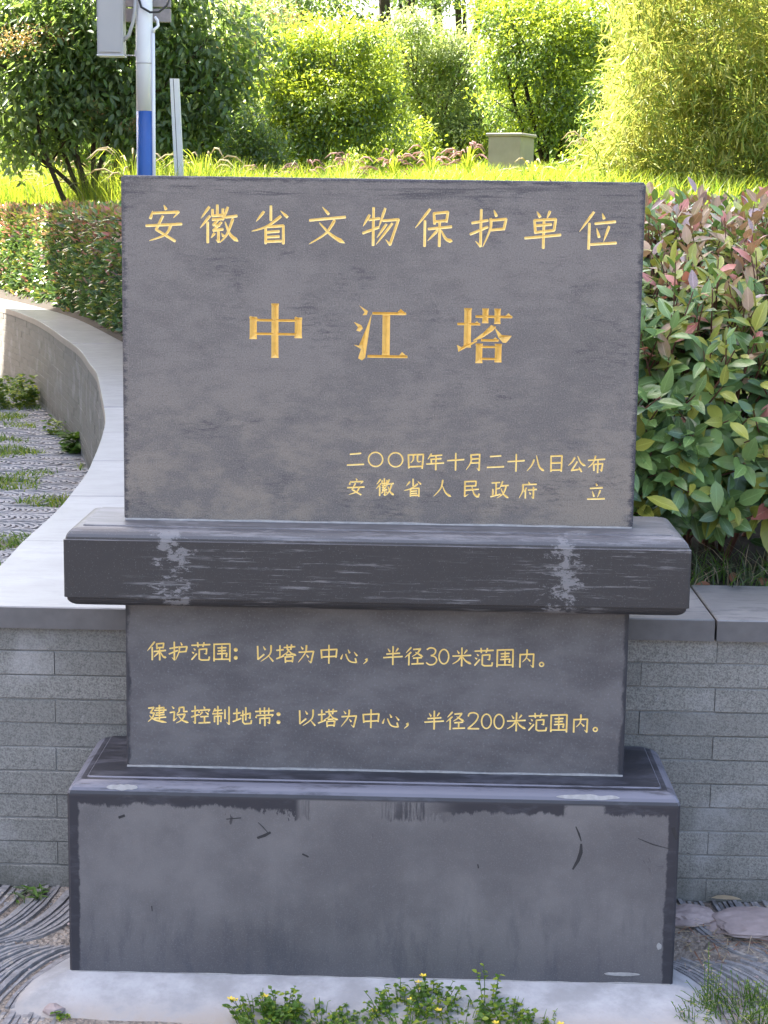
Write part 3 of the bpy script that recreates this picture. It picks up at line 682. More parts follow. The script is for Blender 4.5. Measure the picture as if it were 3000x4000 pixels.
def inscribe(texts, rect, depth):
    """texts: (char, cx_px, cy_px, cell_px, stroke); rect: outline polygon (x,z). Returns stone (v,f) and one (v,f) per character"""
    vs = [Vector(p) for p in rect]; faces = [list(range(len(rect)))]; edges = []; owner = [-1]
    for ti, (ch, cx, cy, cell, w) in enumerate(texts):
        c = at(cx / S, cy / S, 0); sc = (at((cx + 50) / S, cy / S, 0) - c).x / 50 * cell / 100.0
        for poly, spine in glyph(ch, w):
            conv = lambda p: Vector((c.x + (p.x - 50) * sc, c.z + (50 - p.y) * sc - 1.09 + ZOFF))
            q = [conv(p) for p in poly]
            b0 = len(vs); vs += q
            ar = sum(a.x * b.y - b.x * a.y for a, b in zip(q, q[1:] + q[:1])); idx = list(range(b0, b0 + len(q)))
            faces.append(idx if ar > 0 else idx[::-1]); owner.append(ti)
            b1 = len(vs); vs += [conv(p) for p in spine]; edges += [(b1 + i, b1 + i + 1) for i in range(len(spine) - 1)]
    V, E_, F_, ov, oe, of = delaunay_2d_cdt(vs, edges, faces, 1, 1e-6, True)
    own = []
    for q in of:
        s_ = [owner[k] for k in q if owner[k] >= 0]; own.append(max(s_) if s_ else -1)
    ind = [False] * len(V); outd = [False] * len(V); en = {}
    for fi, fc in enumerate(F_):
        for a, b in zip(fc, list(fc[1:]) + [fc[0]]):
            en.setdefault((min(a, b), max(a, b)), []).append(own[fi] >= 0)
            if own[fi] >= 0: ind[a] = True
            else: outd[a] = True
    bed = [(V[a], V[b]) for (a, b), q in en.items() if len(q) == 2 and q[0] != q[1]]
    A = np.array([(a.x, a.y) for a, b in bed]); B = np.array([(b.x, b.y) for a, b in bed]); D = B - A; DD = (D * D).sum(1) + 1e-12
    dep = [0.0] * len(V)
    for i, p in enumerate(V):
        if ind[i] and not outd[i]:
            q = np.array((p.x, p.y)) - A; t = np.clip((q * D).sum(1) / DD, 0, 1)[:, None]; dep[i] = min(depth, 1.15 * float(np.sqrt((((q - D * t)) ** 2).sum(1).min())))
    def sub(k):
        mp = {}; v = []; f = []
        for fi, fc in enumerate(F_):
            if own[fi] != k: continue
            t = []
            for i in fc:
                if i not in mp: mp[i] = len(v); v.append((V[i].x, dep[i] if k >= 0 else 0.0, V[i].y))
                t.append(mp[i])
            f.append(t)
        return v, f
    return sub(-1), [sub(k) for k in range(len(texts))]

mon = empty('stone_monument', (0, 0, 0), 'dark stone monument with gold carved inscriptions on a stepped base before the planter wall', 'monument')
def line(chars, xs_, y0, y1, cell, w):
    a, b = xs_[0], xs_[-1]
    return [(c, x, y0 + (y1 - y0) * (x - a) / (b - a), cell, w) for c, x in zip(chars, xs_)]
T1 = line('安徽省文物保护单位', [640, 853, 1055, 1279, 1487, 1694, 1910, 2121, 2336], 871, 900, 144, 6.8)
T1 += [('中S', 1076, 1292, 212, 0), ('江S', 1487, 1301, 212, 0), ('塔S', 1892, 1312, 214, 0)]
T1 += line('二〇〇四年十月二十八日公布', [1389, 1467, 1545, 1624, 1700, 1780, 1853, 1936, 2016, 2092, 2173, 2253, 2330], 1797, 1813, 67, 8.4)
T1 += line('安徽省人民政府', [1390, 1503, 1612, 1728, 1840, 1951, 2062], 1900, 1915, 68, 8.2) + [('立', 2329, 1920, 66, 9)]
T2 = line('保护范围：以塔为中心，半径30米范围内。', [612, 697, 784, 867, 928, 1034, 1117, 1200, 1285, 1365, 1434, 1535, 1618, 1687, 1734, 1804, 1890, 1973, 2058, 2128], 2542, 2573, 73, 8)
T2 += line('建设控制地带：以塔为中心，半径200米范围内。', [614, 699, 784, 864, 947, 1033, 1095, 1198, 1280, 1367, 1449, 1528, 1594, 1696, 1779, 1849, 1900, 1949, 2017, 2101, 2183, 2268, 2338], 2789, 2827, 73, 8)

def slab_part(name, hw, h, th, zbase, texts, m, cut, parent):
    global ZOFF
    ZOFF = 1.09 - zbase
    def rg(ins, y):
        X, zt, zb = hw - ins, h - ins, ins
        return [(-X + cut, y, zb), (X - cut, y, zb), (X, y, zb + cut), (X, y, zt - cut), (X - cut, y, zt), (-X + cut, y, zt), (-X, y, zt - cut), (-X, y, zb + cut)]
    c = .005
    prof = [(c, 0), (c * .3, c * .3), (0, c), (0, th - c), (c, th)]
    g = G(); vs = []
    for ins, y in prof: vs += rg(ins, y)
    fs = [tuple(range(len(vs) - 8, len(vs)))[::-1]]
    for r in range(len(prof) - 1): fs += [(8 * r + i, 8 * r + (i + 1) % 8, 8 * r + 8 + (i + 1) % 8, 8 * r + 8 + i)[::-1] for i in range(8)]
    g.add(vs, fs)
    (sv, sf), chars = inscribe(texts, [(x, z) for x, y, z in rg(c, 0)], .0055)
    g.add(sv, sf)
    o = obj(name, g.mesh(name, m), parent, (0, 0, zbase))
    for (cv_, cf_), t in zip(chars, texts):
        if cf_:
            ax = sum(q[0] for q in cv_) / len(cv_); az = sum(q[2] for q in cv_) / len(cv_)
            k = obj('character', mesh('character', [(x - ax, y, z - az) for x, y, z in cv_], cf_, MT['gold'] if t[0].endswith('S') else MT['gold_pale']), o, (ax, 0, az))
    return o
ZB, ZP, ZL = .484, .902, 1.09
slab = slab_part('inscribed_slab', .6, .8, .10, ZL, T1, MT['slab'], .006, mon)
panel = slab_part('inscribed_panel', .6, ZP - ZB + .004, .24, ZB, T2, MT['panel'], .001, mon)
def loft(name, hw, y0, y1, prof, m, zbase, parent, cc=.004):
    vs = []
    for ins, z in prof:
        X, a, b = hw - ins, y0 + ins, y1 - (ins if name == 'ledge' else 0)
        vs += [(-X + cc, a, z), (X - cc, a, z), (X, a + cc, z), (X, b - cc, z), (X - cc, b, z), (-X + cc, b, z), (-X, b - cc, z), (-X, a + cc, z)]
    n = len(prof); fs = [tuple(range(8))[::-1], tuple(range(8 * n - 8, 8 * n))]
    for r in range(n - 1): fs += [(8 * r + i, 8 * r + (i + 1) % 8, 8 * r + 8 + (i + 1) % 8, 8 * r + 8 + i) for i in range(8)]
    return obj(name, mesh(name, vs, fs, m), parent, (0, 0, zbase))
H_ = ZL - ZP
pf = [(.034, 0)] + [(.034 - .029 * math.sin(a), .022 * (1 - math.cos(a)) + .0) for a in np.linspace(.2, math.pi / 2, 6)] + [(.0, .0235), (0, H_ - .030)]
pf += [(.004, H_ - .0285)] + [(.004 + .030 * (1 - math.cos(a)), H_ - .0285 + .0255 * math.sin(a)) for a in np.linspace(.2, math.pi / 2, 6)] + [(.038, H_ - .003), (.040, H_)]
loft('ledge', .722, -.115, .215, pf, MT['ledge'], ZP, mon)
pb = [(0, -.06), (0, ZB - .036)] + [(.036 * (1 - math.cos(a)), ZB - .036 + .033 * math.sin(a)) for a in np.linspace(.15, math.pi / 2, 7)] + [(.040, ZB - .003), (.043, ZB)]
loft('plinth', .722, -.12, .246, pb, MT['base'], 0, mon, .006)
# ragged mortar joints
def joint(x0, x1, y, z, h, d, sd):
    g = G(); n = 70; rr = random.Random(sd); vs = []
    for i in range(n + 1):
        x = x0 + (x1 - x0) * i / n; a = h * (.35 + .65 * max(0, .5 + .9 * noise.noise((x * 9, sd, 0))) + rr.uniform(0, .2)); e = d * (.6 + .4 * rr.random())
        vs += [(x, y + .004, z - .0015), (x, y - e, z), (x, y - e * .8, z + a), (x, y + .004, z + a + .0006)]
    fs = [(4 * i + k, 4 * i + 4 + k, 4 * i + 5 + k, 4 * i + 1 + k) for i in range(n) for k in range(3)]
    fs += [(0, 1, 2, 3), (4 * n + 3, 4 * n + 2, 4 * n + 1, 4 * n)]
    return obj('mortar_joint', mesh('mortar_joint', vs, fs, MT['mortar']), mon)
joint(-.597, .597, -.0005, ZL + .0005, .0045, .006, 1); joint(-.598, .598, -.0005, ZB + .0005, .0045, .006, 2); joint(-.598, .598, -.0008, ZP - .012, .008, .004, 5)
joint(-.715, .715, -.1205, .006, .006, .004, 9)
# smears of old mortar on the plinth edge and chips
def smear(cx, cz, w, h, y, sd, tilt=0.0):
    n = 22; top = []; bot = []
    for i in range(n + 1):
        t = i / n; e = (math.sin(math.pi * t)) ** .45
        k1 = e * (.8 + .5 * noise.noise((t * 5, sd, 0))); k2 = e * (.8 + .5 * noise.noise((t * 5, sd, 4)))
        top.append((cx + (t - .5) * w, y + tilt * k1, cz + h / 2 * k1)); bot.append((cx + (t - .5) * w, y - tilt * k2, cz - h / 2 * k2))
    vs = top + bot; fs = [(i, i + n + 1, i + n + 2, i + 1) for i in range(n)]
    vs2 = [(x, q - .0022, z) for x, q, z in vs]
    m_ = len(vs); allf = [tuple(k + m_ for k in q) for q in fs] + [(i, i + 1, m_ + i + 1, m_ + i) for i in range(n)] + [(n + 2 + i, n + 1 + i, m_ + n + 1 + i, m_ + n + 2 + i) for i in range(n)]
    return obj('mortar_smear', mesh('mortar_smear', vs + vs2, allf, MT['mortar']), mon)
smear(-.592, .4685, .075, .014, -.1115, 3, .0045); smear(.505, .468, .15, .012, -.1115, 8, .004); smear(.60, .033, .085, .010, -.1195, 12); smear(.685, .105, .012, .02, -.1195, 15)

# dark scuffs on the plinth face
MT['scuff'] = mat_plain('dark_scuff', (.022, .021, .024), .6, .4, 60)
def scuff(pts, w):
    P = [Vector((x, z)) for x, z in pts]; n = len(P); vs = []
    for i, p in enumerate(P):
        d = (P[min(i + 1, n - 1)] - P[max(0, i - 1)]).normalized(); k = Vector((-d.y, d.x)) * w * (.25 + math.sin(math.pi * (i + .3) / (n - .4)) * .75) * random.uniform(.7, 1.2) / 2
        vs += [(p.x + k.x, -.1206, p.y + k.y), (p.x - k.x, -.1206, p.y - k.y)]
    return obj('scuff_mark', mesh('scuff_mark', vs, [(2 * i, 2 * i + 1, 2 * i + 3, 2 * i + 2) for i in range(n - 1)], MT['scuff']), mon)
scuff([(.478, .398), (.486, .380), (.492, .362)], .004); scuff([(.492, .356), (.492, .335), (.486, .315), (.474, .292)], .009)
scuff([(-.270, .392), (-.258, .380), (-.246, .366)], .003); scuff([(-.240, .368), (-.254, .360), (-.272, .353)], .010); scuff([(-.165, .316), (-.150, .309)], .006); scuff([(-.345, .398), (-.310, .402)], .005)
scuff([(.705, .40), (.716, .372)], .012); scuff([(.625, .372), (.66, .358), (.70, .348)], .0025); scuff([(.25, .300), (.252, .290)], .005); scuff([(-.60, .396), (-.585, .402)], .010); scuff([(-.523, .178), (-.522, .165)], .004)
# ================================================================ PLANTS
rng = np.random.default_rng(7)
def unit(v): return v / (np.linalg.norm(v, axis=-1, keepdims=True) + 1e-9)
# ---- detailed photinia leaf template: x along the leaf, y across, z normal
def leaf_template(w=.40, curl=.10, fold=.16, wave=0.0):
    st = [(0, .02), (.10, .03), (.26, .74), (.48, 1.0), (.70, .82), (.88, .42), (1.0, .01)]
    v = []
    for i, (t, k) in enumerate(st):
        hw = w / 2 * k
        for s_ in (-1, 0, 1):
            v.append((t, hw * s_, fold * hw * abs(s_) * 1.6 - curl * t * t + (wave * math.sin(t * 9 + s_) * hw)))
    f = []
    for i in range(len(st) - 1):
        a = 3 * i; f += [(a, a + 3, a + 4, a + 1), (a + 1, a + 4, a + 5, a + 2)]
    return np.array(v), f
TEMPL = [leaf_template(.40, .10, .16), leaf_template(.46, .16, .10, .12), leaf_template(.36, .02, .30), leaf_template(.42, .22, .20, .08)]
def frames(A, N):
    A = unit(A); N = unit(N - A * (N * A).sum(1, keepdims=True)); B = np.cross(N, A); return A, B, N
def template_leaves(name, P, A, N, L, mats, mi):
    A, B, N = frames(A, N); V = []; F = []; MI = []; off = 0
    for k, (tv, tf) in enumerate(TEMPL):
        ix = np.where(np.arange(len(P)) % len(TEMPL) == k)[0]
        vv = P[ix, None] + L[ix, None, None] * (A[ix, None] * tv[None, :, 0:1] + B[ix, None] * tv[None, :, 1:2] + N[ix, None] * tv[None, :, 2:3])
        nv = len(tv); q = np.array(tf); ff = (q[None] + (np.arange(len(ix)) * nv)[:, None, None] + off).reshape(-1, 4)
        V.append(vv.reshape(-1, 3)); F.append(ff); MI.append(np.repeat(mi[ix], len(tf))); off += len(ix) * nv
    V = np.concatenate(V); F = np.concatenate(F); MI = np.concatenate(MI)
    me = bpy.data.meshes.new(name); me.vertices.add(len(V)); me.vertices.foreach_set('co', V.reshape(-1).astype(np.float32))
    me.loops.add(F.size); me.loops.foreach_set('vertex_index', F.reshape(-1).astype(np.int32))
    me.polygons.add(len(F)); me.polygons.foreach_set('loop_start', (np.arange(len(F)) * 4).astype(np.int32))
    for m in mats: me.materials.append(m)
    me.polygons.foreach_set('material_index', MI.astype(np.int32)); me.update(calc_edges=True)
    me.polygons.foreach_set('use_smooth', [True] * len(F))
    uvs = []
    for k, (tv, tf) in enumerate(TEMPL):
        ix = int((np.arange(len(P)) % len(TEMPL) == k).sum()); uvs.append(np.tile(leaf_uv(tf), (ix, 1)))
    me.uv_layers.new(name='UVMap').data.foreach_set('uv', np.concatenate(uvs).reshape(-1).astype(np.float32)); return me
ST_T = [0, .10, .26, .48, .70, .88, 1.0]
def leaf_uv(tf): return np.array([[ST_T[i // 3] + .002, (i % 3) / 2] for q in tf for i in q])

# ---------------------------------------------------------------- near hedge (right, behind the monument)
PHM = [MT[k] for k in ('ph_green', 'ph_deep', 'ph_lime', 'ph_bronze', 'ph_pink', 'ph_mauve')]
hedge = empty('photinia_hedge', (1.3, 1.6, .8), 'large-leaved photinia hedge with bronze and pink new shoots right behind the monument', 'hedge')
PROF = [(.92, .84), (.80, .98), (.74, 1.16), (.76, 1.32), (.88, 1.47), (1.12, 1.58), (1.5, 1.66), (2.0, 1.71), (2.6, 1.74), (3.2, 1.72)]
pc = catmull([(a, b, 0) for a, b in PROF], 8); pl = [0.0]
for a_, b_ in zip(pc, pc[1:]): pl.append(pl[-1] + (b_ - a_).length)
def prof(s):
    i = min(int(np.searchsorted(pl, s, side='right')) - 1, len(pc) - 2); i = max(i, 0); t = (s - pl[i]) / (pl[i + 1] - pl[i]); p = pc[i].lerp(pc[i + 1], t); d = (pc[i + 1] - pc[i]).normalized()
    return p, Vector((0, -d.y, d.x))
rh = random.Random(21)
LP, LA, LN, LL, LM = [], [], [], [], []; tw = G()
def shoot(base, dirn, n, size, young, zz):
    side = dirn.orthogonal().normalized(); side2 = dirn.cross(side)
    ln = .022 * n * rh.uniform(.8, 1.2); a0 = rh.uniform(0, 6.28)
    tw.tube([base - dirn * .10 - Vector((0, -.05, .05)), base, base + dirn * ln], [.0042, .0032, .0018], 4, False)
    for i in range(n):
        t = i / max(1, n - 1); a = a0 + i * 2.4 + rh.uniform(-.3, .3); out = side * math.cos(a) + side2 * math.sin(a)
        pit = rad(78 - 42 * t + rh.uniform(-14, 14)); ax = dirn * math.cos(pit) + out * math.sin(pit)
        ax = (ax + Vector((0, 0, -.25 + .25 * t))).normalized()
        nn = (dirn * math.sin(pit) - out * math.cos(pit)) + Vector((rh.uniform(-.3, .3), rh.uniform(-.3, .3), rh.uniform(-.1, .4)))
        l = size * (1.05 - .38 * t) * rh.uniform(.75, 1.2)
        LP.append(base + dirn * ln * t); LA.append(ax); LN.append(nn); LL.append(l)
        y = young * (t * .9 + .25) + rh.uniform(-.25, .25)
        if y > .70: c = rh.choice([3, 3, 5, 2, 2, 4, 0, 3])
        elif y > .38: c = rh.choice([2, 2, 3, 0, 0, 2, 0])
        elif zz < 1.15: c = rh.choice([0, 1, 1, 0, 0, 2])
        else: c = rh.choice([0, 0, 2, 0, 1])
        if rh.random() < .012: c = 4
        LM.append(c)
for _ in range(1750):
    x = rh.uniform(.52, 2.3); s_ = rh.uniform(0, pl[-1]); p, nv = prof(s_)
    z = p.y + .05 * noise.noise((x * 2.2, s_ * 2.2, 2)); y = p.x + .05 * noise.noise((x * 2.5, s_ * 2.5, 8))
    if z < .97: continue
    dirn = (nv * .75 + Vector((rh.uniform(-.5, .5), rh.uniform(-.4, .3), rh.uniform(.15, .85)))).normalized()
    young = min(1, max(0, (z - 1.25) / .35)) * .85 + (.35 if rh.random() < .12 else 0)
    shoot(Vector((x, y, z)) - dirn * rh.uniform(.02, .09), dirn, rh.randint(5, 8), rh.uniform(.082, .115) * (1.12 if z < 1.3 else 1), young, z)
for _ in range(6500):                       # inner, older leaves
    x = rh.uniform(.25, 2.45); s_ = rh.uniform(0, pl[-1]); p, nv = prof(s_)
    q = Vector((x, p.x, p.y)) - nv * rh.uniform(.05, .22)
    LP.append(q); LA.append(Vector((rh.uniform(-1, 1), rh.uniform(-1, .4), rh.uniform(-.8, .5)))); LN.append(Vector((rh.uniform(-.6, .6), -.6, rh.uniform(.0, 1)))); LL.append(rh.uniform(.075, .11)); LM.append(rh.choice([0, 0, 1]))
for (x, y, z, a, n_, l, c) in [(.70, .60, 1.075, (.9, -.5, -.18), (0, -.5, 1), .105, 2), (.74, .64, 1.06, (.8, -.25, -.5), (0, -.6, 1), .085, 0), (.90, .66, 1.12, (.1, -.4, -1), (.1, -1, .2), .095, 0), (.66, .63, 1.15, (.3, -.5, -.8), (.4, -1, .3), .08, 0)]:
    LP.append(Vector((x, y, z))); LA.append(Vector(a)); LN.append(Vector(n_)); LL.append(l); LM.append(c)
P_ = np.array([tuple(q) for q in LP]); A_ = np.array([tuple(q) for q in LA]); N_ = np.array([tuple(q) for q in LN]); L_ = np.array(LL); M_ = np.array(LM)
# largest leaves in view: objects of their own
cand = []
for i in range(len(P_)):
    c = P_[i] + A_[i] / np.linalg.norm(A_[i]) * L_[i] * .5
    px, py, dz = project(c)
    if 1405 < px < 1665 and 420 < py < 1200:
        s_ = prof(0)[0]
        depth_in = P_[i][1]
        cand.append((L_[i] / dz - .0012 * 0, depth_in + (0 if py > 620 else -.6), i))
cand.sort(key=lambda t: t[1] - 40 * t[0] * .2); own = [t[2] for t in cand[:290]]
tm = {}
Af, Bf, Nf = frames(A_, N_)
for i in own:
    key = (i % 4, int(M_[i]))
    if key not in tm:
        tv, tf = TEMPL[key[0]]; tm[key] = mesh('leaf', tv, tf, PHM[key[1]], True); tm[key].uv_layers.new(name='UVMap').data.foreach_set('uv', leaf_uv(tf).reshape(-1).astype(np.float32))
    o = obj('leaf', tm[key], hedge)
    m = Matrix((Vector(Af[i]) * L_[i], Vector(Bf[i]) * L_[i], Vector(Nf[i]) * L_[i])).transposed().to_4x4(); m.translation = Vector(P_[i]) - hedge.location
    o.matrix_basis = m
keep = np.ones(len(P_), bool); keep[own] = False
off = np.array(tuple(hedge.location))
obj('foliage', template_leaves('foliage', P_[keep] - off, A_[keep], N_[keep], L_[keep], PHM, M_[keep]), hedge, kind='stuff')
for _ in range(60):
    x = rh.uniform(.3, 2.4); b = Vector((x, rh.uniform(1.0, 1.5), .80)); e = Vector((x + rh.uniform(-.3, .3), rh.uniform(.85, 1.1), rh.uniform(1.0, 1.5)))
    tw.tube([b, b.lerp(e, .5) + Vector((rh.uniform(-.05, .05), .04, .03)), e], [.010, .008, .004], 5, False)
tw.v = [tuple(Vector(q) - hedge.location) for q in tw.v]
obj('twigs', tw.mesh('twigs', MT['twig_red'], True), hedge, kind='stuff')

# ---------------------------------------------------------------- far hedge along the curved wall
h2 = empty('clipped_hedge', (0, 0, 0), 'clipped photinia hedge with small red-tipped leaves along the curved wall', 'hedge')
n = 42000; sa = float(np.interp(6.5, cvy, np.array(arc))); sb_ = float(np.interp(19.5, cvy, np.array(arc)))
ss = rng.uniform(sa, sb_, n); cp = np.array([[*on_curve(s)[0][:2], *on_curve(s)[1][:2]] for s in ss])
u = rng.uniform(0, 1.95, n)                       # 0..1.0 up the front face, then across the top
hz = np.where(u < 1.02, .80 + u, 1.83 + .05 * np.sin(ss * 2.3)); ho = np.where(u < 1.02, .50 - .04 * np.sin(u * 3), .50 + (u - 1.02) * 1.0)
rough_ = np.array([noise.noise((a * 1.6, b * 2.2, 0)) for a, b in zip(ss, u)])
dpt = np.abs(rng.normal(0, .05, n)) - .05 * rough_
ho = np.where(u < 1.02, ho + dpt, ho); hz = np.where(u >= 1.02, hz - dpt, hz)
P = np.stack([cp[:, 0] + cp[:, 2] * ho, cp[:, 1] + cp[:, 3] * ho, hz], 1)
fr = np.where((u < 1.02)[:, None], np.stack([-cp[:, 2], -cp[:, 3], np.full(n, .5)], 1), np.array([[0, 0, 1.0]]))
A = unit(rng.normal(0, .7, (n, 3)) + fr * .6 + np.array([[0, 0, .25]])); N = unit(rng.normal(0, .5, (n, 3)) + fr * .5 + np.array([[0, 0, .6]]))
r_ = rng.random(n); tip = np.clip((hz - 1.35) / .45, 0, 1)
mi = np.where(r_ < .34 - .30 * tip, 1, np.where(r_ < .80 - .45 * tip, 0, np.where(r_ < .93 - .33 * tip, 2, np.where(r_ < .97 - .07 * tip, 3, np.where(r_ < .985 - .02 * tip, 4, 5)))))
V = leaf_arrays(P, A, N, rng.uniform(.065, .105, n), rng.uniform(.026, .042, n))
obj('foliage', leaf_mesh('foliage', V, PHM, mi), h2, kind='stuff')
gg = G()
for s in np.arange(sa, sb_, .22):
    p, nn = on_curve(s); b = p + nn * .85; b.z = .78
    for k in range(3):
        e = p + nn * rh.uniform(.55, 1.2) + Vector((rh.uniform(-.2, .2), rh.uniform(-.2, .2), 0)); e.z = rh.uniform(1.3, 1.75); gg.tube([b, b.lerp(e, .5) + Vector((0, 0, .05)), e], [.012, .009, .004], 4, False)
obj('branches', gg.mesh('branches', MT['twig_red']), h2)

# ---------------------------------------------------------------- grass
def scatter(n, x0, x1, y0, y1, test=None):
    x = rng.uniform(x0, x1, n); y = rng.uniform(y0, y1, n)
    k = np.array([x[i] - xl(y[i]) > 1.25 if y[i] < 20 else True for i in range(n)])
    x, y = x[k], y[k]; z = np.array([lz(a, b) for a, b in zip(x, y)]); return np.stack([x, y, z], 1)
P = scatter(52000, -6.5, -.6, 12.2, 21); n = len(P)
hn = np.array([noise.noise((a * .9, b * .9, 5)) for a, b in P[:, :2]])
o = obj('tall_grass', blade_mesh('tall_grass', P, rng.uniform(.35, .80, n) * (1 + .35 * hn) * (1 - .45 * np.clip((P[:, 0] + 2.2) / 1.2, 0, 1)), np.full(n, .013), rng.normal(0, .13, (n, 2)), [MT['grass_hot'], MT['grass_green'], MT['plume']], rng.choice([0, 0, 0, 1, 1, 2], n, p=[.3, .25, .2, .12, .1, .03]), 2), kind='stuff')
tag(o, 'tall sunlit yellow-green grass behind the clipped hedge', 'grass')
P = scatter(30000, -.9, 5.5, 11.2, 21); n = len(P)
o = obj('meadow_grass', blade_mesh('meadow_grass', P, rng.uniform(.10, .34, n), np.full(n, .011), rng.normal(0, .09, (n, 2)), [MT['grass_hot'], MT['grass_green'], MT['lf_lime']], rng.choice([0, 1, 2], n, p=[.6, .2, .2]), 2), kind='stuff')
tag(o, 'bright ragged grass under the bushes behind the monument', 'grass')
P = scatter(42000, .9, 4.6, 3.6, 12.5); n = len(P)
o = obj('lawn_grass', blade_mesh('lawn_grass', P, rng.uniform(.05, .12, n), np.full(n, .008), rng.normal(0, .04, (n, 2)), [MT['grass_green'], MT['lf_lime']], rng.choice([0, 1], n, p=[.8, .2]), 2), kind='stuff')
tag(o, 'short green lawn between the near hedge and the bamboo', 'grass')
# dim grass and litter on the soil at the foot of the near hedge
n = 900; P = np.stack([rng.uniform(.60, 1.6, n), rng.uniform(.655, .95, n), np.full(n, .80)], 1)
o = obj('hedge_foot_grass', blade_mesh('hedge_foot_grass', P, rng.uniform(.03, .13, n), np.full(n, .0045), rng.normal(0, .06, (n, 2)), [MT['grass_dim'], MT['straw'], MT['grass_green']], rng.choice([0, 1, 2], n, p=[.55, .15, .30]), 3), kind='stuff')
tag(o, 'thin dim grass on the soil under the large-leaved hedge', 'grass')
rl = random.Random(5)
for k in range(9):
    c = Vector((rl.uniform(.72, 1.25), rl.uniform(.67, .85), .815))
    tv, tf = TEMPL[k % 4]; o = obj('dead_leaf', mesh('dead_leaf', tv * rl.uniform(.05, .07), tf, MT['dead_leaf'], True), None, c)
    o.rotation_euler = (rl.uniform(-.5, .5), rl.uniform(-.4, .4), rl.uniform(0, 6)); tag(o, 'fallen brown leaf on the soil under the large-leaved hedge', 'dead leaf', 'fallen leaves under the hedge')

# arching fountain-grass clumps
def fountain(px, py, Y, n, h, spread, plume, label, lean=0.0):
    c = at(px, py, Y); c.z = lz(c.x, c.y); root = empty('fountain_grass', c, label, 'grass', 'fountain grasses behind the hedge and monument')
    g1 = G(); g2 = G(); r = random.Random(int(px * 7 + py))
    for i in range(n):
        a = r.uniform(0, 6.28); hh = h * r.uniform(.6, 1.1); sp = spread * r.uniform(.4, 1.1); d = Vector((math.cos(a) + lean, math.sin(a), 0))
        pts = [d * (sp * t ** 1.7) + Vector((0, 0, hh * (1.9 * t - .95 * t * t - .25 * t ** 4))) for t in np.linspace(0, 1, 8)]
        w = Vector((0, 0, 1)).cross(d).normalized() if i % 2 else Vector((1, 0, 0))
        vs = []
        for k, p in enumerate(pts): ww = .0075 * (1 - .6 * k / 7); vs += [p - w * ww, p + w * ww]
        g1.add(vs, [(2 * k, 2 * k + 1, 2 * k + 3, 2 * k + 2) for k in range(7)])
        if r.random() < plume: g2.tube(pts[4:], [.004, .010, .009, .003], 5)
    obj('blades', g1.mesh('blades', [MT['grass_hot'], MT['plume']][:1]), root)
    if g2.v: obj('plumes', g2.mesh('plumes', MT['plume_pink'] if 500 < px < 1060 else MT['plume']), root)
for (px, py, Y, n, h, sp, pm, lb) in [
    (20, 380, 20.0, 46, 1.05, .8, .5, 'arching fountain grass at the foot of the dark tree, beside the hedge end'),
    (110, 380, 18.6, 50, .95, .75, .5, 'arching fountain grass before the dark multi-stemmed tree, left of its stems'),
    (205, 378, 17.0, 34, .85, .6, .5, 'arching fountain grass right before the stems of the dark tree'),
    (285, 378, 14.5, 26, .95, .6, .5, 'arching fountain grass just beside the blue and white pole'),
    (440, 376, 14.4, 36, .85, .6, .4, 'arching fountain grass right of the leaning white post'),
    (575, 374, 14.6, 26, .55, .30, .7, 'pink-plumed fountain grass below the small dark shrub'),
    (660, 374, 14.8, 30, .55, .30, .7, 'pink-plumed fountain grass below the round lime bush, left part'),
    (760, 374, 14.8, 34, .52, .30, .7, 'pink-plumed fountain grass below the middle of the round lime bush'),
    (850, 374, 14.9, 26, .55, .30, .7, 'pink-plumed fountain grass below the right flank of the round lime bush'),
    (930, 374, 14.9, 28, .52, .30, .7, 'pink-plumed fountain grass between the lime bush and the concrete cabinet'),
    (1010, 374, 14.6, 28, .55, .30, .7, 'pink-plumed fountain grass beside the concrete cabinet'),
    (1150, 376, 14.5, 22, .40, .36, .6, 'pale fountain grass before the concrete cabinet'),
    (1275, 382, 14.2, 30, .72, .36, .4, 'dark green arching grass between the leaning tree and the bamboo')]:
    fountain(px, py, Y, n, h, sp, pm, lb)
# pink flowering patch
for (px, Y, lb) in [(760, 15.6, 'low pink flower patch below the round lime bush'), (975, 15.6, 'low magenta flower patch beside the concrete cabinet')]:
    c = at(px, 366, Y); n = 900; q = np.stack([rng.normal(0, .32, n), rng.normal(0, .15, n), rng.uniform(0, .16, n)], 1); c.z = lz(c.x, c.y) + .05
    b = leaf_mat('pink_blossom_%d' % px, (.55, .22, .26), (.62, .30, .34), .3, .6)
    o = obj('flower_patch', leaf_mesh('flower_patch', leaf_arrays(q, rng.normal(0, 1, (n, 3)), rng.normal(0, 1, (n, 3)), np.full(n, .032), np.full(n, .02)), [b, MT['grass_hot']], rng.choice([0, 0, 1], n)), None, c, 'stuff'); tag(o, lb, 'flowers')

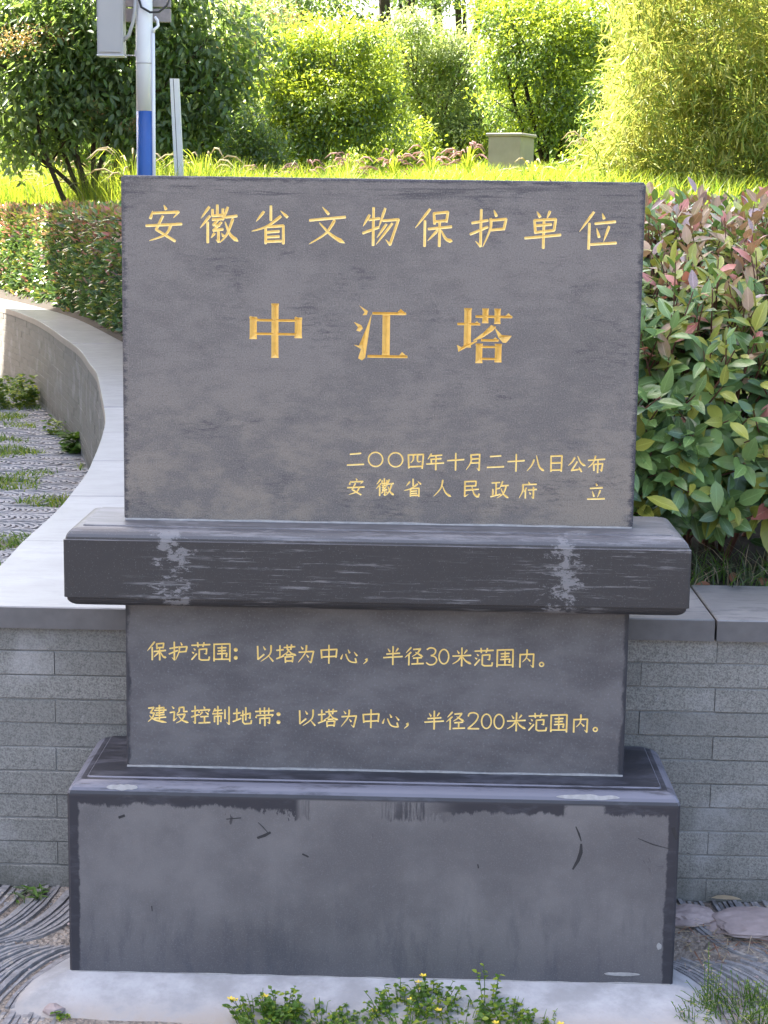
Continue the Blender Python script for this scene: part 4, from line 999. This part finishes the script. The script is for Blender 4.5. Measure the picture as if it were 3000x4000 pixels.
# ---------------------------------------------------------------- trees and bushes
def crown_part(root, lobes, Y, leaf, wr, mats, wts, dens, rY, seed, droop=.3, topmats=None, name='crown'):
    r = np.random.default_rng(seed); VV = []; MI = []; o0 = np.array(tuple(root.location))
    extra = []
    for (px, py, rx, rz) in lobes:
        for q in range(4):
            a = r.uniform(0, 6.28); k = r.uniform(.85, 1.15); extra.append((px + rx * k * math.cos(a), py + rz * k * math.sin(a), rx * r.uniform(.18, .34), rz * r.uniform(.18, .32)))
    for (px, py, rx, rz) in list(lobes) + (extra if name == 'crown' else []):
        c = at(px, py, Y + r.uniform(-.25, .25)); sc = (at(px + 100, py, Y) - at(px, py, Y)).x / 100; rx, rz = rx * sc, rz * sc; ry = max(rx, rz) * rY
        area = math.pi * rx * rz; n = int(dens * area / (leaf * leaf * wr * .62)); ncl = max(6, n // 26)
        d = unit(r.normal(0, 1, (ncl, 3))); cc = d * (r.random(ncl) ** .38)[:, None] * np.array([rx, ry, rz])
        k = r.integers(0, ncl, n); sg = leaf * 1.25
        P = np.array(tuple(c)) + cc[k] + r.normal(0, sg, (n, 3)) * np.array([1.1, 1.1, .8])
        outw = unit(cc[k] + 1e-6)
        A = unit(outw * .6 + r.normal(0, .65, (n, 3)) + np.array([0, 0, -droop])); N = unit(r.normal(0, .45, (n, 3)) + np.array([0, 0, .9]) + outw * .35)
        V = leaf_arrays(P - o0, A, N, leaf * r.uniform(.6, 1.15, n), leaf * wr * r.uniform(.7, 1.15, n)); VV.append(V)
        mm = r.choice(len(mats), n, p=wts)
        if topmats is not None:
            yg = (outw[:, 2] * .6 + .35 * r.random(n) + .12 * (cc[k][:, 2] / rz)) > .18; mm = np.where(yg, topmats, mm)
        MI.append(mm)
    return obj(name, leaf_mesh(name, np.concatenate(VV), mats, np.concatenate(MI)), root)
def limbs(root, lines, m, name='trunk'):
    g = G(); o0 = Vector(root.location)
    for pts, r0, r1 in lines:
        P = catmull([p - o0 for p in pts], 4) if len(pts) > 2 else [p - o0 for p in pts]
        n = len(P); g.tube(P, [r0 + (r1 - r0) * (i / (n - 1)) for i in range(n)], 7)
    return obj(name, g.mesh(name, m, True), root)
def tree(name, base, lobes, Y, leaf, wr, mats, wts, dens, rY, seed, trunk_r, label, cat='tree', bark='bark', droop=.3, topmats=None, group=None, forks=None):
    b = at(base[0], base[1], Y); b.z = lz(b.x, b.y) - .05
    root = empty(name, b, label, cat, group); r = random.Random(seed)
    crown_part(root, lobes, Y, leaf, wr, mats, wts, dens, rY, seed, droop, topmats)
    ln = []
    for i, (px, py, rx, rz) in enumerate(lobes):
        e = at(px, py, Y); s0 = b + Vector((r.uniform(-.05, .05), r.uniform(-.05, .05), 0)) if not forks else at(*forks[i % len(forks)], Y)
        if forks: s0.z = lz(s0.x, s0.y) - .05
        mid = s0.lerp(e, .45) + Vector((r.uniform(-.12, .12), r.uniform(-.1, .1), .12)); ln.append(([s0, mid, e], trunk_r * r.uniform(.6, 1.0), trunk_r * .25))
        for q in range(3):
            e2 = e + Vector((r.uniform(-1, 1), r.uniform(-.5, .5), r.uniform(-.6, .9))) * (rx * .006); ln.append(([mid.lerp(e, .4), mid.lerp(e2, .75), e2], trunk_r * .32, trunk_r * .10))
    limbs(root, ln, MT[bark]); return root
D_, M1, LI, PA, BR = MT['lf_dark'], MT['lf_mid'], MT['lf_lime'], MT['lf_pale'], MT['lf_bronze']
tree('broadleaf_tree', (210, 388), [(60, 150, 150, 130), (200, 70, 160, 130), (330, 150, 120, 140), (440, 80, 125, 120), (475, 195, 85, 105), (110, 245, 140, 75), (10, 40, 150, 100), (300, -70, 240, 110), (255, 235, 80, 60), (400, 270, 70, 50), (40, 310, 90, 45), (330, 290, 70, 50), (460, 300, 60, 45), (160, 180, 90, 80)], 16.6, .125, .42, [D_, M1, PA], [.62, .30, .08], 5.0, .8, 31, .05, 'dark glossy multi-stemmed tree standing behind the blue and white pole', bark='bark', droop=.65, forks=[(165, 388), (200, 388), (228, 388), (285, 386)])
rt_ = bpy.data.objects['broadleaf_tree']
crown_part(rt_, [(40, 92, 60, 22), (125, 66, 40, 18), (215, 235, 25, 15), (295, 390 - 120, 30, 15)], 16.0, .05, .4, [BR, PA], [.75, .25], 2.2, .5, 77, 0, None, 'flower_heads')
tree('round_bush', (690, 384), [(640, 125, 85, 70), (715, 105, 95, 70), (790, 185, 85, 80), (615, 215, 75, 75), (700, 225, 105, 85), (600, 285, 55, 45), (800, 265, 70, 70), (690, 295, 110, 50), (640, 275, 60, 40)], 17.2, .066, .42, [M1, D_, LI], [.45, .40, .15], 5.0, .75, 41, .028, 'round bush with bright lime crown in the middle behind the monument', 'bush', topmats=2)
tree('dark_shrub', (560, 384), [(555, 280, 45, 40), (545, 325, 55, 40), (585, 320, 40, 40)], 15.8, .06, .42, [D_, M1, LI], [.6, .3, .1], 5.0, .8, 43, .02, 'small dark shrub left of the round lime bush', 'shrub')
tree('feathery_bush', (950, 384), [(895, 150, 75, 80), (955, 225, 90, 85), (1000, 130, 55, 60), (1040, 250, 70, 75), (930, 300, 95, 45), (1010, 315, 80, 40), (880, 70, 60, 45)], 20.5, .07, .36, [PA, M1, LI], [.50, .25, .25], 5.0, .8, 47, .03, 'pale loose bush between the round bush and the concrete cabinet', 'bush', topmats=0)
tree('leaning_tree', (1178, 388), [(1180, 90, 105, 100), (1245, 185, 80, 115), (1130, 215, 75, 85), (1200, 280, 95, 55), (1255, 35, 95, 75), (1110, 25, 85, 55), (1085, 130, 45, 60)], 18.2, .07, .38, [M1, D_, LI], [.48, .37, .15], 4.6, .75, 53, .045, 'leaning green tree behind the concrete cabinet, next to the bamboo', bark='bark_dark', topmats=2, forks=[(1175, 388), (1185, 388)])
tree('bronze_bush', (575, 384), [(560, 45, 85, 60), (605, 110, 60, 55), (530, 120, 50, 60), (530, 210, 40, 60)], 22.5, .08, .38, [PA, BR, M1], [.45, .25, .30], 4.0, .8, 59, .03, 'pale bush with bronze tips behind the dark glossy tree', 'bush')
# bamboo
cb = at(1480, 400, 13.6); cb.z = lz(cb.x, cb.y); bam = empty('bamboo_clump', cb, 'yellow-green bamboo clump rising behind the large-leaved hedge', 'bamboo')
r = np.random.default_rng(5); VV = []; MI = []; rr = random.Random(6)
for k in range(34):
    px = rr.uniform(1330, 1820); Y = rr.uniform(12.9, 15.6); b = at(px, 420, Y); b.z = lz(b.x, b.y)
    top = b + Vector((rr.uniform(-.35, .75), rr.uniform(-.5, .3), rr.uniform(2.2, 3.4)))
    P = catmull([b, b.lerp(top, .5) + Vector((rr.uniform(-.08, .08), 0, .1)), top], 8)
    g = G(); g.tube([p - cb for p in P], [.010 * (1 - .6 * i / (len(P) - 1)) for i in range(len(P))], 6)
    obj('culm', g.mesh('culm', MT['culm'], True), bam)
lob = []
for k in range(1900):
    px = rr.uniform(1285, 1800); py = rr.uniform(-90, 405); lim = 1350 - 62 * max(0, min(1, (py - 120) / 200)) + 60 * noise.noise((py * .017, 3, 0))
    if px < lim + 10 * noise.noise((py * .05, 1, 1)): continue
    if noise.noise((px * .013, py * .013, 7)) < -.22: continue
    c = np.array(tuple(at(px, py, rr.uniform(12.6, 15.6)))); n = 26
    dr = unit(r.normal(0, 1, (1, 3)) + np.array([[0, -.2, -.1]]))
    A = unit(dr * .55 + r.normal(0, .6, (n, 3)) + np.array([0, 0, -.35])); P = c + r.normal(0, .10, (n, 3)); N = unit(r.normal(0, .5, (n, 3)) + np.array([0, 0, .8]))
    VV.append(leaf_arrays(P - np.array(tuple(cb)), A, N, r.uniform(.09, .19, n), r.uniform(.013, .022, n), .2, .25)); MI.append(r.choice(2, n, p=[.55, .45]))
obj('leaves', leaf_mesh('leaves', np.concatenate(VV), [MT['lf_bamboo'], MT['lf_bamboo2']], np.concatenate(MI)), bam, kind='stuff')
# tall trees further off
def far_tree(px, Y, lobes, tr, label, seed, m, w, dens=2.2, leaf=.13, trunks=None, bark='bark_dark'):
    b = at(px, 372, Y); b.z = lz(b.x, b.y) - .2; root = empty('woodland_tree', b, label, 'tree', 'trees of the wood behind the garden')
    crown_part(root, lobes, Y, leaf, .45, m, w, dens * 1.5, .9, seed, .35)
    ln = []
    for (x0, y0, x1, y1, r0) in (trunks or []): ln.append(([at(x0, y0, Y), at((x0 + x1) / 2 + 3, (y0 + y1) / 2, Y), at(x1, y1, Y)], r0, r0 * .6))
    for (x, y, rx, rz) in lobes: e = at(x, y, Y); ln.append(([b, b.lerp(e, .5) + Vector((.2, 0, .3)), e], tr, tr * .3))
    limbs(root, ln, MT[bark])
FL = MT['far_leaf']
far_tree(850, 32, [(720, 0, 110, 60), (860, -30, 120, 50), (640, 20, 70, 60), (780, 55, 60, 30)], .10, 'tall dark tree with forking black trunks above the round lime bush', 61, [FL, M1], [.75, .25], 2.0, .13, [(835, 372, 828, -60, .17), (845, 120, 905, -60, .12)])
far_tree(960, 33, [(1000, -40, 100, 45), (930, -20, 60, 40), (1080, 10, 60, 50)], .09, 'tall dark tree with slanting twin trunks above the pale loose bush', 62, [FL, M1], [.7, .3], 1.7, .13, [(958, 372, 940, -60, .13), (1000, 372, 985, -60, .10), (1010, 130, 1050, -40, .10)])
far_tree(450, 36, [(430, 60, 160, 90), (560, 120, 110, 110), (480, 240, 160, 110), (350, 200, 120, 120)], .1, 'dense tree filling the gap behind the dark glossy tree', 63, [M1, FL, LI], [.45, .4, .15], 2.2, .15)
far_tree(130, 36, [(100, 60, 190, 120), (60, 230, 190, 110), (230, 240, 140, 100)], .1, 'dense tree behind the crown of the dark glossy tree, beyond the grey box', 64, [M1, FL, LI], [.45, .4, .15], 2.0, .15)
far_tree(780, 37, [(760, 170, 140, 90), (680, 280, 160, 70), (860, 270, 130, 80)], .1, 'dense tree right behind the round lime bush', 65, [M1, FL, LI], [.4, .45, .15], 2.2, .15)
far_tree(1000, 38, [(950, 300, 130, 60), (1080, 290, 130, 70), (915, 190, 60, 60)], .1, 'dense low tree behind the concrete cabinet', 66, [M1, FL, LI], [.4, .4, .2], 2.0, .15)
far_tree(1230, 36, [(1220, 60, 150, 110), (1280, 220, 140, 120), (1150, 250, 90, 90), (1140, 60, 60, 60)], .1, 'dense tree behind the leaning tree', 67, [M1, FL, LI], [.4, .4, .2], 2.2, .15)
far_tree(1560, 35, [(1500, 60, 180, 120), (1560, 240, 190, 130), (1680, 120, 160, 140)], .1, 'dense tree behind the bamboo', 68, [M1, LI, FL], [.4, .3, .3], 2.0, .15)

tree('meadow_bush', (860, 384), [(850, 300, 70, 55), (905, 330, 60, 40), (820, 335, 60, 35)], 19.5, .07, .40, [PA, M1, LI], [.4, .35, .25], 4.5, .8, 143, .02, 'low pale bush between the round lime bush and the pale loose bush', 'bush', topmats=2)
tree('meadow_bush', (1070, 384), [(1060, 320, 60, 45), (1110, 330, 50, 40), (1020, 345, 50, 30)], 20.2, .07, .40, [PA, M1, LI], [.3, .4, .3], 4.5, .8, 145, .02, 'low bush right behind the concrete cabinet', 'bush', topmats=2)
tree('meadow_bush', (1290, 384), [(1300, 300, 50, 60), (1320, 220, 40, 60), (1270, 340, 50, 35)], 17.0, .07, .40, [M1, D_, LI], [.5, .3, .2], 4.5, .8, 147, .02, 'dark bush squeezed between the leaning tree and the bamboo', 'bush')
# woodland beyond, reads as one mass
n = 26000; r = np.random.default_rng(99); X = r.uniform(-26, 26, n); hgt_ = 3.6 + 2.6 * np.array([noise.noise((a * .22, 4, 0)) for a in X]); Z = 2.4 + hgt_ * r.random(n) ** .8
P = np.stack([X, 52 + r.normal(0, 2.2, n) - 1.5 * np.sin(X * .9), Z], 1)
o = obj('far_woodland', leaf_mesh('far_woodland', leaf_arrays(P, r.normal(0, 1, (n, 3)), r.normal(0, .6, (n, 3)) + np.array([0, 0, .8]), r.uniform(.25, .55, n), r.uniform(.15, .3, n)), [FL, M1, LI], r.choice(3, n, p=[.5, .35, .15])), kind='stuff'); tag(o, 'distant wood closing the view behind the garden trees', 'woodland')
# ================================================================ OBJECTS
# ---- camera pole
pb_ = at(317, 400, 12.5); PZ = lz(pb_.x, pb_.y)
pole = empty('utility_pole', (pb_.x, pb_.y, PZ), 'white steel pole with blue painted foot carrying a grey equipment box', 'pole')
def loc(px, py, Y): q = at(px, py, Y); return Vector((q.x - pb_.x, q.y - pb_.y, q.z - PZ))
zb = loc(314, 240, 12.5).z
g = G(); g.tube([(-.012, 0, zb), (-.012, 0, zb + .55), (-.012, 0, zb + 2.6)], [.079, .0785, .074], 28); obj('shaft', g.mesh('shaft', MT['pole_white'], True), pole)
g = G(); g.tube([(-.012, 0, -.3), (-.012, 0, zb - .001)], [.0805, .0792], 28); obj('blue_foot', g.mesh('blue_foot', MT['pole_blue'], True), pole)
for z in (zb + .43, zb + 1.02): g = G(); g.tube([(-.012, 0, z - .006), (-.012, 0, z + .006)], .0812, 24); obj('band', g.mesh('band', MT['box_grey'], True), pole)
g = G(); g.tube([(.074, -.03, -.2), (.073, -.03, zb + .70)], .017, 12); obj('conduit', g.mesh('conduit', MT['pole_white'], True), pole)
g = G(); g.tube([(.077, -.03, zb + .70), (.085, -.035, zb + .735), (.105, -.02, zb + .75), (.118, 0, zb + .77), (.11, .01, zb + .82), (.085, .02, zb + .85)], .014, 8); obj('cable_elbow', g.mesh('cable_elbow', MT['pole_white'], True), pole)
a = loc(211, 118, 12.42); b = loc(267, 118, 12.42)
w = b.x - a.x; cx = (a.x + b.x) / 2
bx = obj('equipment_box', G().box((0, 0, .55), (w, .16, 1.1), 0, .006).mesh('equipment_box', MT['box_grey']), pole, (cx, -.02, a.z))
obj('door', G().box((0, 0, 0), (w - .03, .012, 1.06), 0, .004).mesh('door', MT['box_grey']), bx, (0, -.0865, .55))
obj('base_lip', G().box((0, 0, 0), (w + .008, .18, .012), 0, .003).mesh('base_lip', MT['pole_white']), bx, (0, -.005, -.0065))
g = G(); g.tube([(b.x - .01, 0, a.z + .004), (-.09, 0, a.z + .004)], .006, 6); g.box((-.092, -.01, a.z + .02), (.012, .05, .06), 0, .002); obj('bracket', g.mesh('bracket', MT['box_grey']), pole)
zt = loc(314, 45, 12.5).z
cb_ = obj('cross_board', G().box((0, 0, 0), (.42, .05, .12), 0, .004).mesh('cross_board', MT['wood_grey']), pole, (.01, .11, zt + .06))
obj('cross_board', G().box((0, 0, 0), (.42, .05, .16), 0, .004).mesh('cross_board', MT['wood_grey']), pole, (.01, .11, zt + .215))
g = G(); g.tube([(b.x - .02, -.06, zt - .20), (b.x + .05, -.08, zt - .14), (-.10, -.09, zt - .02), (-.085, -.095, zt + .06), (-.07, -.09, zt + .22)], .017, 8); obj('flexible_conduit', g.mesh('flexible_conduit', MT['box_grey'], True), pole)
g = G(); g.tube([(-.05, -.10, zt + .20), (-.02, -.11, zt + .11), (.06, -.11, zt + .065), (.14, -.10, zt + .07), (.21, -.08, zt + .13), (.25, -.05, zt + .26)], .011, 8); obj('black_cable', g.mesh('black_cable', MT['black'], True), pole)
# ---- leaning white post
c = at(393, 400, 13.1); tp = at(377, 170, 13.0); c.z = lz(c.x, c.y) - .1
post = empty('leaning_post', c, 'thin leaning white channel post beside the blue and white pole', 'post')
d = tp - c; g = G(); s_ = .018
for (ox, w_) in ((-.028, .030), (.018, .050)):
    vs = []
    for t in (0, 1):
        q = d * t; k = 1 - .12 * t
        vs += [q + Vector((ox - w_ / 2, -.02, 0)) , q + Vector((ox + w_ / 2, -.02, 0)), q + Vector((ox + w_ / 2, .025, 0)), q + Vector((ox - w_ / 2, .025, 0))]
    g.add(vs, [(3, 2, 1, 0), (4, 5, 6, 7)] + [(i, (i + 1) % 4, (i + 1) % 4 + 4, i + 4) for i in range(4)])
obj('channel', g.mesh('channel', MT['pole_white']), post)
g = G(); g.tube([Vector((-.0085, -.012, 0)), d + Vector((-.0085, -.012, -.004))], .006, 6); obj('cable', g.mesh('cable', MT['black']), post)
# ---- concrete cabinet
a = at(1050, 380, 16); b = at(1122, 380, 16); t0 = at(1050, 293, 16)
zc = lz(a.x, 16.2) - .1; W = (b.x - a.x); dep_ = .44; rz = rad(-24)
cab = empty('concrete_cabinet', ((a.x + b.x) / 2 + .10, 16.25, zc), 'beige concrete cabinet with a flat overhanging lid standing in the meadow', 'cabinet')
hgt = t0.z - zc
bd = obj('body', G().box((0, 0, hgt / 2), (W * 1.02, dep_, hgt), rz, .006).mesh('body', MT['cabinet']), cab)
obj('lid', G().box((0, 0, hgt + .0175), (W * 1.02 + .05, dep_ + .05, .035), rz, .008).mesh('lid', MT['cabinet']), cab)
# ---- assumed pagoda, added unseen on the left to shade the foreground
pg = empty('added_shade_pagoda', (-14.95, 10.05, 0), 'assumed octagonal grey pagoda, added out of view to cast shade over the monument', 'pagoda')
z = 0.0; R0 = 9.3
for k in range(5):
    R = R0 - .45 * k; h = 6.2 - .2 * k
    p8 = [(R * math.cos(math.pi / 8 + i * math.pi / 4), R * math.sin(math.pi / 8 + i * math.pi / 4)) for i in range(8)]
    obj('storey', G().prism(p8, z - (.5 if k == 0 else 0), z + h).mesh('storey', MT['plaster']), pg)
    for i in range(8):
        an = i * math.pi / 4; ap = R * math.cos(math.pi / 8)
        wn = obj('window', G().box((0, 0, 0), (1.5, .16, 2.4), 0, .03).mesh('window', MT['rooft']), pg, (ap * math.cos(an), ap * math.sin(an), z + 2.6)); wn.rotation_euler = (0, 0, an + math.pi / 2)
        obj('shutter', G().box((0, 0, 0), (1.2, .20, 2.1), 0, .02).mesh('shutter', MT['bark']), wn)
    e = [(x * (R + 1.1) / R, y * (R + 1.1) / R) for x, y in p8]; vs = [(x, y, z + h + .01) for x, y in e] + [(x, y, z + h + .16) for x, y in e] + [(x * .93, y * .93, z + h + .9) for x, y in p8]
    fs = [tuple(range(8))[::-1], tuple(range(16, 24))] + [(i, (i + 1) % 8, 8 + (i + 1) % 8, 8 + i) for i in range(8)] + [(8 + i, 8 + (i + 1) % 8, 16 + (i + 1) % 8, 16 + i) for i in range(8)]
    obj('roof', mesh('roof', vs, fs, MT['rooft']), pg)
    z += h + .905
g = G(); g.tube([(0, 0, z - .1), (0, 0, z + 2), (0, 0, z + 3.5)], [2.5, .6, .1], 12); obj('spire', g.mesh('spire', MT['rooft']), pg)

# ---- weeds on the paving
WG = 'weeds growing on the paving round the monument'
def weed(c, n, h, sp, lf, label, flowers=0, mats=('lf_mid', 'lf_lime', 'grass_green'), straw=0, seed=1, round_=True):
    r = random.Random(seed); q = np.random.default_rng(seed); root = empty('weed', c, label, 'weed', WG)
    g = G(); P, A, N, L = [], [], [], []; tips = []
    for i in range(n):
        a = r.uniform(0, 6.28); s = Vector((math.cos(a), math.sin(a), 0)) * sp * math.sqrt(r.random()) * .6; hh = h * r.uniform(.3, 1) ; e = s + Vector((math.cos(a), math.sin(a), 0)) * sp * r.uniform(.05, .5) + Vector((0, 0, hh)); m_ = s.lerp(e, .55) + Vector((0, 0, hh * .12))
        g.tube([s - Vector((0, 0, .01)), m_, e], [.0013, .001, .0007], 3, False); tips.append(e)
        for k in range(max(3, int(hh / .010))):
            t = .15 + .85 * r.random(); p = s.lerp(m_, t * 2) if t < .5 else m_.lerp(e, t * 2 - 1)
            b = r.uniform(0, 6.28); P.append(p); A.append((math.cos(b), math.sin(b), r.uniform(-.2, .7))); N.append((r.uniform(-.5, .5), r.uniform(-.5, .3), 1)); L.append(lf * r.uniform(.6, 1.25))
    V = leaf_arrays(np.array([tuple(p) for p in P]), np.array(A), np.array(N), np.array(L), np.array(L) * (.75 if round_ else .28))
    obj('stems', g.mesh('stems', MT['grass_green']), root)
    obj('leaves', leaf_mesh('leaves', V, [MT[k] for k in mats], q.choice(len(mats), len(L))), root)
    for i in range(flowers):
        t = tips[i % len(tips)]; f = G(); ang0 = r.uniform(0, 1)
        for k in range(5):
            a = ang0 + k * 1.257; d = Vector((math.cos(a), math.sin(a), .35)); w_ = Vector((-math.sin(a), math.cos(a), 0)) * .0032
            f.add([t, t + d * .006 + w_, t + d * .010, t + d * .006 - w_], [(0, 1, 2, 3)])
        obj('flower', f.mesh('flower', MT['flower']), root)
    return root
def gpos(px, py, z=-.03):
    d = ray(px, py); q = CAM + d * ((z - CAM.z) / d.z); q.z = gz(q.x, q.y) if q.y < .26 else q.z; return q
def wl(px, py, *a, **k):
    q = gpos(px, py); weed(q, *a, **k)
wl(560, 2215, 57, 0.054, 0.08625, 0.0138, 'clover clump with a yellow flower at the left end of the apron weeds', 2, seed=11)
wl(610, 2205, 48, 0.072, 0.06899999999999999, 0.0149, 'taller clover clump with upright grass tips next to the leftmost apron weed', 1, seed=12)
wl(690, 2220, 52, 0.043, 0.092, 0.0126, 'low clover clump on the apron edge left of the middle', 0, seed=13)
wl(760, 2225, 48, 0.036, 0.0805, 0.0115, 'sparse low clover at the middle of the apron edge', 0, seed=14)
wl(870, 2205, 66, 0.065, 0.09775, 0.0138, 'wide clover clump with two yellow flowers right of the middle of the apron', 2, seed=15)
wl(935, 2190, 57, 0.072, 0.06899999999999999, 0.0138, 'clover clump with dry stalks and yellow flowers on the apron', 3, seed=16)
wl(1000, 2215, 39, 0.040, 0.0805, 0.0115, 'low clover clump with pale buds on the apron', 1, seed=17)
wl(1055, 2190, 10, 0.120, .05, .013, 'lanky creeping weed climbing up to the plinth', 0, seed=18)
wl(1095, 2215, 61, 0.050, 0.0805, 0.0149, 'bright leafy clover clump right of the lanky weed', 1, seed=19)
wl(1165, 2222, 30, 0.032, 0.057499999999999996, 0.0103, 'tiny weed tuft near the right end of the apron', 1, seed=20)
wl(1590, 2195, 101, 0.065, 0.13799999999999998, 0.0103, 'feathery bright green weed clump on the paving right of the apron', 0, ('lf_lime', 'grass_green', 'lf_mid'), seed=21, round_=False)
wl(1535, 2185, 12, 0.200, .028, .011, 'tall upright plumed weed at the right corner of the apron', 0, ('lf_lime', 'plume', 'grass_green'), seed=22, round_=False)
wl(1645, 2200, 88, 0.072, 0.11499999999999999, 0.0115, 'feathery weed clump at the edge of the right paving', 0, ('lf_lime', 'grass_green', 'lf_mid'), seed=23, round_=False)
wl(1500, 2205, 44, 0.050, 0.057499999999999996, 0.0103, 'small weed with straw at the apron corner', 0, ('grass_green', 'straw', 'lf_mid'), seed=24, round_=False)
wl(1570, 1970, 30, 0.040, 0.034499999999999996, 0.0138, 'small weed at the foot of the right wall', 0, ('grass_green', 'lf_lime'), seed=25, round_=False)
wl(1500, 1995, 66, 0.025, 0.11499999999999999, 0.0138, 'matted weed and litter beside the plinth on the right', 0, ('grass_dim', 'straw', 'grass_green'), seed=26, round_=False)
wl(55, 2018, 9, 0.030, .05, .035, 'small spreading grass tuft on the left tile paving', 0, ('grass_green', 'grass_dim'), seed=27, round_=False)
wl(135, 2200, 6, 0.020, .02, .014, 'tiny yellow-green seedling left of the apron', 0, ('lf_lime', 'grass_green'), seed=28)
# straw and litter
n = 260; q = np.random.default_rng(9); P = np.stack([q.uniform(.74, 1.15, n), q.normal(.07, .05, n), np.zeros(n)], 1); P[:, 2] = [gz(a, b) + .012 for a, b in P[:, :2]]
o = obj('dry_straw', blade_mesh('dry_straw', P, q.uniform(.0, .012, n), np.full(n, .004), q.normal(0, .05, (n, 2)), [MT['straw'], MT['dead_leaf']], q.choice([0, 0, 1], n), 3), kind='stuff'); tag(o, 'dry straw litter on the ground right of the plinth', 'straw')
n = 110; xs2 = np.concatenate([q.uniform(-.25, .45, 60), q.uniform(.7, 1.0, 50)]); P = np.stack([xs2, q.normal(-.40, .035, n), np.zeros(n)], 1); P[:, 2] = -.012
o = obj('apron_straw', blade_mesh('apron_straw', P, q.uniform(.005, .05, n), np.full(n, .003), q.normal(0, .05, (n, 2)), [MT['straw'], MT['grass_green']], q.choice([0, 0, 1], n), 3), kind='stuff'); tag(o, 'dry stalks among the weeds along the cement apron', 'straw')
# pebbles
g = G(); rp = random.Random(8)
for k in range(420):
    sx = rp.choice((-1, 1)); x = sx * rp.uniform(.74, 1.35); y = rp.uniform(-.6, .24); r_ = rp.choice((.003, .004, .005, .007)); z = gz(x, y) + r_ * .5
    vs = [(x + r_ * a * rp.uniform(.7, 1.2), y + r_ * b * rp.uniform(.7, 1.2), z + r_ * c * .6) for a, b, c in ((1, 0, 0), (0, 1, 0), (-1, 0, 0), (0, -1, 0), (0, 0, 1), (0, 0, -1))]
    g.add(vs, [(0, 1, 4), (1, 2, 4), (2, 3, 4), (3, 0, 4), (1, 0, 5), (2, 1, 5), (3, 2, 5), (0, 3, 5)])
o = obj('pebbles', g.mesh('pebbles', MT['rock']), kind='stuff'); tag(o, 'small pebbles strewn over the paving joints', 'pebbles')
def rock(c, s, label, m, sd, name='stone', sub=2):
    bm = bmesh.new(); bmesh.ops.create_icosphere(bm, subdivisions=sub, radius=1)
    for v_ in bm.verts:
        k = 1 + .30 * noise.noise(v_.co * 1.6 + Vector((sd, 0, 0))) + .1 * noise.noise(v_.co * 5 + Vector((sd, 3, 0))); v_.co = Vector((v_.co.x * s[0], v_.co.y * s[1], v_.co.z * s[2])) * k
    me = bpy.data.meshes.new(name); bm.to_mesh(me); bm.free(); me.materials.append(MT[m]); o = obj(name, me, None, c); tag(o, label, 'stone'); return o
c = gpos(116, 2192); rock(Vector((c.x, c.y, c.z + .012)), (.024, .016, .014), 'single pale pebble lying on the left tile paving', 'rock', 4)
c = Vector((1.0, .15, gz(1.0, .15) + .0)); rock(c, (.17, .085, .026), 'flat rough pinkish stone at the foot of the right wall', 'rock', 9, 'flat_stone', 4)
c = Vector((.80, .17, gz(.8, .17) - .002)); rock(c, (.075, .055, .024), 'smaller dark flat stone between plinth and right wall', 'rock', 15, 'flat_stone', 4)
for (px, py, sc, rz, lb) in [(1560, 2012, .05, .3, 'fallen orange leaf on the straw right of the plinth'), (1525, 2035, .085, -.2, 'fallen pale narrow leaf on the straw right of the plinth')]:
    c = gpos(px, py); tv, tf = TEMPL[2]; o = obj('dead_leaf', mesh('dead_leaf', tv * sc * np.array([1, .8, .5]), tf, MT['dead_leaf'] if sc < .06 else MT['straw'], True), None, (c.x, c.y, c.z + .022)); o.rotation_euler = (.1, -.05, rz); tag(o, lb, 'dead leaf')
# weeds among the plaza tiles
q = np.random.default_rng(13); n = 60000; X = q.uniform(-4.6, -1.2, n); Y = q.uniform(4, 15.5, n)
k = np.array([X[i] < xl(Y[i]) - .02 and noise.noise((X[i] * 2.1, Y[i] * 2.3, 3)) > .12 for i in range(n)]); X, Y = X[k], Y[k]; n = len(X)
P = np.stack([X, Y, np.array([gz(a, b) for a, b in zip(X, Y)])], 1)
o = obj('plaza_weeds', blade_mesh('plaza_weeds', P, q.uniform(.025, .07, n), np.full(n, .013), q.normal(0, .04, (n, 2)), [MT['grass_green'], MT['lf_pale'], MT['lf_lime']], q.choice([0, 1, 2], n, p=[.45, .35, .2]), 2), kind='stuff'); tag(o, 'low green weeds in patches between the plaza tiles', 'weeds')
for (px, py, n, h, sp, lf, lb, sd) in [(30, 885, 40, .34, .30, .05, 'bushy weed against the curved wall at the plaza edge', 31), (95, 880, 26, .24, .20, .04, 'pale weed beside the bushy one at the curved wall', 32), (180, 985, 16, .22, .18, .10, 'broad-leaved bright green weed at the near end of the curved wall', 33), (150, 945, 26, .16, .24, .04, 'low brownish weed tuft on the plaza by the curved wall', 34)]:
    d = ray(px, py); c = CAM + d * ((.0 - CAM.z) / d.z); weed(c, n, h, sp, lf, lb, 0, ('lf_mid', 'grass_green', 'lf_lime') if sd != 33 else ('grass_green', 'lf_mid'), seed=sd)
